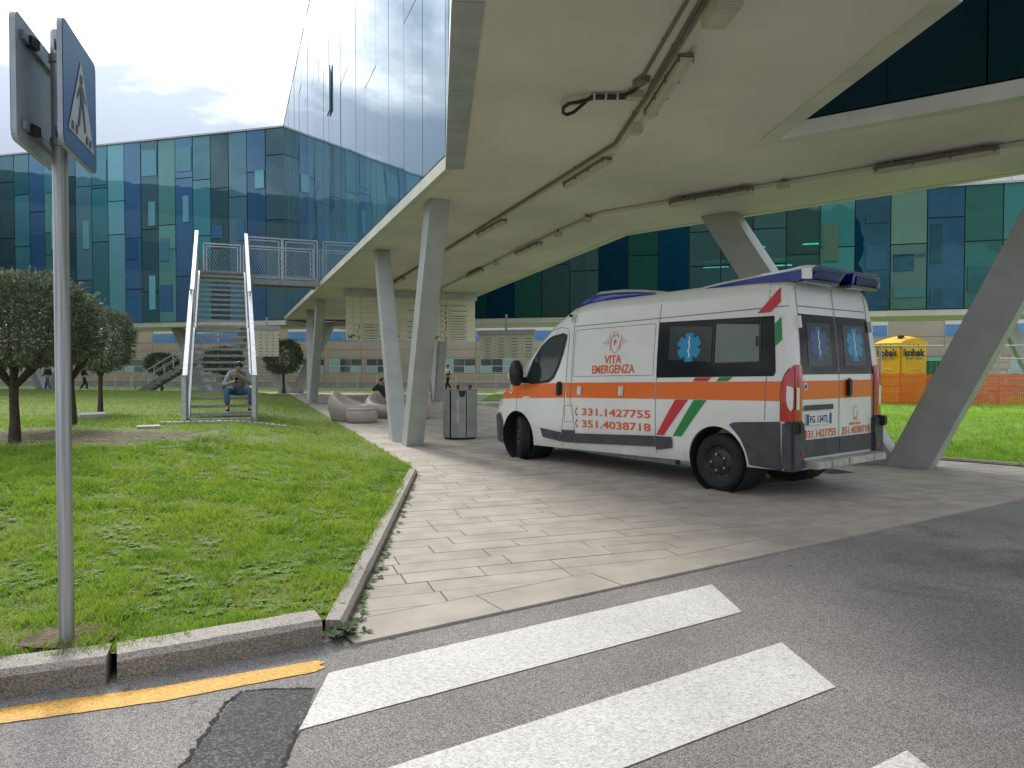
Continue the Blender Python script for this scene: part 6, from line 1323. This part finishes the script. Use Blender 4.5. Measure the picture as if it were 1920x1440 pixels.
jbox('small box at the bend of the right trunking', (1.39, 13.26)); jbox('small box on the right trunking beyond the bend', (0.95, 14.7)); jbox('small box between the two lights above the ambulance', (4.10, 10.78)); jbox('small far box on the right trunking', (-0.42, 18.8)); jbox('square box under the left trunking below the cable loop', (1.42, 8.2), (0.13, 0.13, 0.10))
jbox('large pale box at the top edge of the picture', (1.60, 5.48), (0.20, 0.38, 0.12), 0.05)

# ================================================================== RIGHT: TOILET, FENCE, CONTAINERS
tz = lawn2_z(13.3, 24.0)
toi = thing('portable_toilet', 'yellow portable toilet cabin behind the orange netting', 'toilet', (13.30, 24.3, tz), R(16))
W_ = 0.56
def dome(u, v):
    x, y = (2 * u - 1), (2 * v - 1); return (x * (W_ + 0.02), y * (W_ + 0.02), 2.02 + 0.27 * (1 - x * x * 0.9) * (1 - 0.35 * y * y) - 0.0)
MB().box((0, 0, 1.02), (W_ * 2, W_ * 2, 2.04)).build('cabin', 'toilet_yellow', toi, bevel=0.05); MB().quadgrid(dome, 14, 14).build('roof', 'toilet_yellow', toi, smooth='all')
for sgx in (-1, 1):      # roof rim filling down to the walls
    MB().quadgrid(lambda u, v: ((2 * u - 1) * (W_ + 0.02), sgx * (W_ + 0.02), 1.94 + v * (dome(u, 0)[2] - 1.94)), 14, 1).build('roof_rim', 'toilet_yellow', toi); MB().quadgrid(lambda u, v: (sgx * (W_ + 0.02), (2 * u - 1) * (W_ + 0.02), 1.94 + v * (dome(0, u)[2] - 1.94)), 14, 1).build('roof_rim', 'toilet_yellow', toi)
mat('yellow_pale', (0.82, 0.62, 0.10), 0.5)
for fnf in (lambda u, v, o=0.006: (u, -W_ - o - 0.015, v), lambda u, v, o=0.006: (-W_ - o - 0.015, -u, v)):
    stroke(toi, [(-0.5 + i / 20, 1.12 + 0.06 * math.cos((i / 20) * 2 * math.pi - math.pi)) for i in range(21)], 0.03, fnf, 'yellow_pale', 'moulded_wave'); stroke(toi, [(-0.5 + i / 20, 0.55 + 0.05 * math.cos((i / 20) * 2 * math.pi - math.pi)) for i in range(21)], 0.025, fnf, 'yellow_pale', 'moulded_wave')
    lettering('lettering', 'kobak', 'ink', toi, lambda u, v: fnf(u - 0.44, 1.60 + v), 0.34, 0.012, fit=0.88); lettering('lettering', 'smart toilet', 'ink_brown', toi, lambda u, v: fnf(u - 0.34, 1.49 + v), 0.11, 0.001, fit=0.66)
    for k in range(3): disc('vent', lambda u, v: fnf(-0.25 + k * 0.2 + u, 1.98 + v, 0.012), 0.022, 'dark', toi, 10)
MB().box((-0.30, -0.30, 2.235), (0.14, 0.14, 0.12)).build('roof_vent', 'dark', toi)
cnt = thing('waste_container', 'green plastic waste container right behind the yellow toilet', 'container', (15.6, 26.6, lawn2_z(15.6, 26.6)), R(-16), 'green containers')
def container(c):
    MB().add([(-0.75, -0.5, 0.12), (0.75, -0.5, 0.12), (0.75, 0.5, 0.12), (-0.75, 0.5, 0.12), (-0.9, -0.6, 1.45), (0.9, -0.6, 1.45), (0.9, 0.6, 1.45), (-0.9, 0.6, 1.45)], BOXF).build('tub', 'green_plastic', c); MB().quadgrid(lambda u, v: ((2 * u - 1) * 0.93, (2 * v - 1) * 0.63, 1.46 + 0.16 * math.sin(math.pi * v)), 6, 8).build('lid', 'green_plastic', c)
    for x in (-0.6, 0.6):
        for y in (-0.4, 0.4): MB().lathe([(0.0, -0.03), (0.08, -0.03), (0.08, 0.03), (0.0, 0.03)], (x, y, 0.08), 14, 'y').build('wheel', 'rubber', c)
container(cnt)
c2 = copy_tree(cnt); c2.location = (12.7, 26.3, lawn2_z(12.7, 26.3)); c2['label'] = 'green plastic waste container left of the yellow toilet'
blk = thing('block_stack', 'stack of pale concrete blocks behind the orange netting at the right', 'blocks', (16.75, 24.8, lawn2_z(16.75, 24.8)), R(10))
for i, (x, z, w) in enumerate(((0, 0.2, 0.9), (0.02, 0.62, 0.8), (-0.05, 1.0, 0.78), (0.1, 1.28, 0.75), (0.14, 1.50, 0.72), (-0.15, 1.62, 0.4))): MB().box((x, 0, z), (w, 0.6, 0.38 if z < 1 else 0.2)).build('block', 'concrete', blk, bevel=0.015)
# temporary fence with orange netting
fpts = [(10.2, 24.4), (12.2, 23.55), (14.1, 23.15), (15.75, 23.0), (17.8, 22.8), (20.2, 22.5)]
for i, (a, b) in enumerate(zip(fpts, fpts[1:])):
    a, b = Vector(a), Vector(b); z0 = lawn2_z(a.x, a.y); d = (b - a).normalized(); L = (b - a).length
    nm = ['behind the ambulance tail', 'in front of the yellow toilet', 'behind the big leaning column', 'before the stacked blocks', 'at the right edge of the picture'][i]
    t = thing('fence_panel', 'steel site fence panel with orange netting ' + nm, 'fence', (a.x, a.y, z0), math.atan2(d.y, d.x), 'site fence panels')
    for x in (0.03, L - 0.03): MB().tube([(x, 0, -0.05), (x, 0, 1.95)], 0.024, 8).build('post', 'galvanised', t)
    for z in (1.93, 1.50) if i != 1 else (1.93,): MB().tube([(0.03, 0, z), (L - 0.03, 0, z)], 0.022, 8).build('rail', 'galvanised', t)
    wires = MB()
    for k in range(int(L / 0.16)): wires.beam((0.1 + k * 0.16, 0, 0.05), (0.1 + k * 0.16, 0, 1.93), 0.005, 0.005, (0, 1, 0))
    tag(wires.build('wires', 'galvanised', t), kind='stuff')
    net = MB(); n = int(L / 0.055)
    def sag(x, z): return -0.05 + 0.03 * math.sin(x * 3.1 + i * 2 + z * 2.0)
    for k in range(n): x = (k + 0.5) * L / n; net.add([(x - 0.014, sag(x, 0), 0.0), (x + 0.014, sag(x, 0), 0.0), (x + 0.014, sag(x, 1), 1.0), (x - 0.014, sag(x, 1), 1.0)], [(0, 1, 2, 3)])
    for z in np.arange(0.02, 1.0, 0.075):
        hh = 0.026 if round(z / 0.075) % 4 else 0.048
        P = [(L * k / 16, sag(L * k / 16, z), z + 0.02 * math.sin(k * 1.3 + i)) for k in range(17)]
        net.add([(x, y - 0.003, zz - hh / 2) for x, y, zz in P] + [(x, y - 0.003, zz + hh / 2) for x, y, zz in P], [(k, k + 1, 17 + k + 1, 17 + k) for k in range(16)])
    tag(net.build('netting', 'net_orange', t, recalc=False), kind='stuff')
dr = MB(); gt = thing('drain_grate', 'dark square drain grate in the paving behind the ambulance', 'drain', (4.75, 10.5, 0.012), R(19)); MB().box((0, 0, 0.0015), (0.5, 0.5, 0.007)).build('frame', 'galv_dark', gt)
for k in range(9): MB().box((-0.2 + k * 0.05, 0, 0.0065), (0.022, 0.44, 0.004)).build('slot', 'dark', gt)

# ================================================================== PEOPLE
def skin_obj(name, chains, m, parent, sub=1):
    """chains: lists of (point, radius); chains share vertices where points coincide"""
    bm = bmesh.new(); lay = bm.verts.layers.skin.verify(); idx = {}; first = True
    for ch in chains:
        prev = None
        for p, r in ch:
            k = tuple(round(c, 4) for c in p)
            if k not in idx:
                v = bm.verts.new(p); idx[k] = v; v[lay].radius = (r, r) if not isinstance(r, tuple) else r; v[lay].use_root = first; first = False
            v = idx[k]
            if prev is not None and prev is not v and bm.edges.get((prev, v)) is None: bm.edges.new((prev, v))
            prev = v
    me = bpy.data.meshes.new(name); bm.to_mesh(me); bm.free(); me.materials.append(MATS[m]); o = link(name, me, parent)
    o.modifiers.new('skin', 'SKIN').use_smooth_shade = True; s = o.modifiers.new('sub', 'SUBSURF'); s.levels = sub; s.render_levels = sub
    return o
def ell(name, c, r, m, parent, M=None, n=14, cut=None):
    V, F = [], []
    for j in range(n + 1):
        t = math.pi * j / n
        for i in range(2 * n):
            a = math.pi * i / n; p = Vector((r[0] * math.sin(t) * math.cos(a), r[1] * math.sin(t) * math.sin(a), r[2] * math.cos(t)))
            if cut: p = cut(p)
            if M: p = M @ p
            V.append(p + Vector(c))
    for j in range(n):
        for i in range(2 * n): F.append((j * 2 * n + i, j * 2 * n + (i + 1) % (2 * n), (j + 1) * 2 * n + (i + 1) % (2 * n), (j + 1) * 2 * n + i))
    return MB().add(V, F).build(name, m, parent, smooth='all')
def person(label, loc_, rz, J, top, legs, hair='hair', vest=None):
    """J: joints in a frame with +y the way the person faces"""
    t = thing('person', label, 'person', loc_, rz); g = {k: Vector(v) for k, v in J.items()}
    def mid(a, b, f=0.5): return g[a].lerp(g[b], f)
    hd = g['head']; up = (g['head'] - g['neck']).normalized(); fw = g['face'].normalized(); fw = (fw - up * fw.dot(up)).normalized(); sd = fw.cross(up)
    M = Matrix((sd, fw, up)).transposed()
    arms = []
    for s_ in ('l', 'r'):
        w, e_ = g['wrist_' + s_], g['elbow_' + s_]; hv = (w - e_).normalized(); hand = w + hv * 0.05
        arms.append([(g['chest'], 0.10), (g['sho_' + s_], 0.055), (e_, 0.042), (w, 0.028), (hand, 0.036)])
    lg = [[(g['pelvis'], 0.10), (g['hip_' + s_], 0.08), (g['knee_' + s_], 0.055), (g['ank_' + s_], 0.036), (g['toe_' + s_], 0.032)] for s_ in ('l', 'r')]
    body_ = skin_obj('body', [[(g['pelvis'], 0.10), (mid('pelvis', 'chest'), 0.105), (g['chest'], 0.10), (g['neck'], 0.052), (hd - up * 0.03, 0.062)]] + arms + lg, 'skin', t, 2)
    hm = ell('head', hd, (0.076, 0.097, 0.118), 'skin', body_, M, 14, lambda p: Vector((p.x * (1 - 0.22 * max(0, -p.z / 0.118)), p.y, p.z)))
    def hp(x, y, z): return tuple(hd + M @ Vector((x, y, z)))
    MB().add([hp(-0.014, 0.088, -0.02), hp(0.014, 0.088, -0.02), hp(0, 0.122, -0.022), hp(0, 0.092, 0.025), hp(0, 0.088, -0.034)], [(0, 2, 3), (2, 1, 3), (0, 4, 2), (4, 1, 2)]).build('nose', 'skin', hm)
    for s_ in (-1, 1): ell('ear', hp(s_ * 0.078, -0.005, -0.005), (0.012, 0.024, 0.034), 'skin', hm, M, 6); ell('eye', hp(s_ * 0.030, 0.086, 0.014), (0.012, 0.008, 0.007), 'ink', hm, M, 6)
    ell('mouth', hp(0, 0.087, -0.058), (0.024, 0.008, 0.006), 'red_cloth', hm, M, 6)
    ell('hair', hp(0, -0.014, 0.026), (0.083, 0.098, 0.105), hair, hm, M, 12, lambda p: Vector((p.x, min(p.y, 0.072 + 0.25 * max(0, p.z - 0.03)), max(p.z, -0.055))))
    for s_ in ('l', 'r'):      # five fingers each, rooted in the palm and slightly curled
        w, e_ = g['wrist_' + s_], g['elbow_' + s_]; hv = (w - e_).normalized(); hand = w + hv * 0.05; side_ = hv.cross(Vector((0, 0, 1))); side_ = side_.normalized() if side_.length > 0.1 else Vector((1, 0, 0)); cur = side_.cross(hv) * -1
        for k, ln in enumerate((0.062, 0.072, 0.068, 0.052)):
            b0 = hand + hv * 0.025 + side_ * (-0.027 + 0.018 * k); skin_obj('finger', [[(b0, 0.009), (b0 + hv * ln * 0.5 + cur * 0.012, 0.0085), (b0 + hv * ln * 0.8 + cur * 0.034, 0.007)]], 'skin', body_, 1)
        b0 = w + hv * 0.02 - side_ * 0.03; skin_obj('thumb', [[(b0, 0.011), (b0 + hv * 0.03 - side_ * 0.022, 0.010), (b0 + hv * 0.055 - side_ * 0.022 + cur * 0.015, 0.008)]], 'skin', body_, 1)
    sl = [[(g['chest'], 0.14), (g['sho_' + s_], 0.08), (mid('sho_' + s_, 'elbow_' + s_), 0.066), (g['elbow_' + s_], 0.060), (mid('elbow_' + s_, 'wrist_' + s_, 0.88), 0.043)] for s_ in ('l', 'r')]
    skin_obj('sweater' if not vest else 'shirt', [[(g['pelvis'] + Vector((0, 0, 0.06)), (0.15, 0.13)), (mid('pelvis', 'chest'), (0.155, 0.13)), (g['chest'], 0.14), (mid('chest', 'neck', 0.85), 0.066)]] + sl, top, t, 2)
    if vest: skin_obj('vest', [[(g['pelvis'] + Vector((0, 0, 0.05)), 0.165), (mid('pelvis', 'chest'), 0.165), (g['chest'] + Vector((0, 0, 0.02)), 0.155), (mid('chest', 'neck', 0.7), 0.09)]], vest, t, 2)
    skin_obj('trousers', [[(g['pelvis'] + Vector((0, 0, 0.05)), 0.13), (g['pelvis'], 0.135)]] + [[(g['pelvis'], 0.135), (g['hip_' + s_], 0.10), (mid('hip_' + s_, 'knee_' + s_), 0.092), (g['knee_' + s_], 0.078), (mid('knee_' + s_, 'ank_' + s_, 0.90), 0.062)] for s_ in ('l', 'r')], legs, t, 2)
    for s_ in ('l', 'r'):
        a, b = g['ank_' + s_], g['toe_' + s_]; h = (b - a); h.z = 0; h.normalize(); base = Vector((a.x, a.y, b.z - 0.02)); sho = skin_obj('shoe', [[(base - h * 0.05 + Vector((0, 0, 0.035)), 0.046), (base + h * 0.06 + Vector((0, 0, 0.030)), 0.046), (base + h * 0.17 + Vector((0, 0, 0.016)), 0.038)], [(base - h * 0.05 + Vector((0, 0, 0.035)), 0.046), (a + Vector((0, 0, 0.01)), 0.048)]], 'shoe', t, 2)
        c = base + h * 0.06; MB().box((c.x, c.y, base.z - 0.008), (0.085, 0.27, 0.026), math.atan2(-h.x, h.y)).build('sole', 'sole', sho, bevel=0.008)
    return t
p = sp(0.40, 0.16, 0); fz = SBZ + RISE
man = person('man in grey sweater and jeans sitting bowed over a phone on the stairs', (p.x, p.y, fz + 0.02), math.atan2(-SR.y, -SR.x), dict(
    pelvis=(0, -0.44, 0.47), hip_l=(0.11, -0.40, 0.46), hip_r=(-0.11, -0.40, 0.46), knee_l=(0.27, 0.02, 0.52), knee_r=(-0.27, 0.02, 0.52), ank_l=(0.25, -0.06, 0.10), ank_r=(-0.25, -0.06, 0.10), toe_l=(0.27, 0.10, 0.03), toe_r=(-0.27, 0.10, 0.03),
    chest=(0, -0.24, 0.84), neck=(0, -0.11, 0.98), head=(0, 0.00, 1.065), face=(0.0, 0.75, -0.65), sho_l=(0.19, -0.22, 0.90), sho_r=(-0.19, -0.22, 0.90),
    elbow_l=(0.33, -0.04, 0.62), elbow_r=(-0.32, -0.02, 0.63), wrist_l=(0.10, 0.13, 0.72), wrist_r=(-0.03, 0.13, 0.86)), 'sweater', 'jeans')
q = Matrix.Rotation(math.atan2(-SR.y, -SR.x), 3, 'Z') @ Vector((0.045, 0.20, 0.755))
ph = MB().box((0, 0, 0), (0.072, 0.009, 0.15)).build('phone', 'ink', None, bevel=0.003); ph.location = (p.x + q.x, p.y + q.y, fz + 0.02 + q.z); ph.rotation_euler = (R(-35), 0, math.atan2(-SR.y, -SR.x)); tag(ph, 'black phone held by the man on the stairs', 'phone')
person('man in dark jacket reclining on the taupe sofa behind the V column', (-3.86, 22.24, 0.03), R(228), dict(
    pelvis=(0, 0.05, 0.50), hip_l=(0.10, 0.08, 0.50), hip_r=(-0.10, 0.08, 0.50), knee_l=(0.16, 0.52, 0.52), knee_r=(-0.14, 0.52, 0.54), ank_l=(0.15, 0.78, 0.16), ank_r=(-0.12, 0.80, 0.14), toe_l=(0.16, 0.95, 0.06), toe_r=(-0.12, 0.97, 0.05),
    chest=(0.02, -0.20, 0.82), neck=(0.03, -0.26, 0.98), head=(0.05, -0.25, 1.09), face=(-0.25, 1.0, -0.1), sho_l=(0.21, -0.22, 0.90), sho_r=(-0.17, -0.22, 0.90),
    elbow_l=(0.46, -0.20, 0.84), elbow_r=(-0.30, -0.05, 0.66), wrist_l=(0.22, -0.14, 1.06), wrist_r=(-0.12, 0.12, 0.62)), 'dark_cloth', 'dark_cloth')
walk = dict(pelvis=(0, 0, 0.95), hip_l=(0.10, 0, 0.92), hip_r=(-0.10, 0, 0.92), knee_l=(0.10, 0.16, 0.52), knee_r=(-0.10, -0.02, 0.50), ank_l=(0.09, 0.20, 0.10), ank_r=(-0.09, -0.26, 0.14), toe_l=(0.09, 0.36, 0.05), toe_r=(-0.09, -0.12, 0.05),
    chest=(0, 0.02, 1.32), neck=(0, 0.02, 1.48), head=(0, 0.04, 1.61), face=(0, 1, -0.1), sho_l=(0.20, 0.02, 1.42), sho_r=(-0.20, 0.02, 1.42), elbow_l=(0.27, -0.10, 1.16), elbow_r=(-0.27, 0.08, 1.15), wrist_l=(0.26, 0.02, 0.94), wrist_r=(-0.25, 0.24, 1.0))
person('person in a red vest and dark trousers walking far off beyond the bin', (-4.15, 46.2, 0.03), R(70), walk, 'white_film', 'dark_cloth', vest='red_cloth')
person('person in dark clothes walking behind the second tree', (-28.1, 46.6, 0.03), R(-70), walk, 'dark_cloth', 'dark_cloth')
person('person in dark jacket and jeans walking far off, left of the sign pole', (-30.2, 46.2, 0.03), R(100), walk, 'dark_cloth', 'jeans')
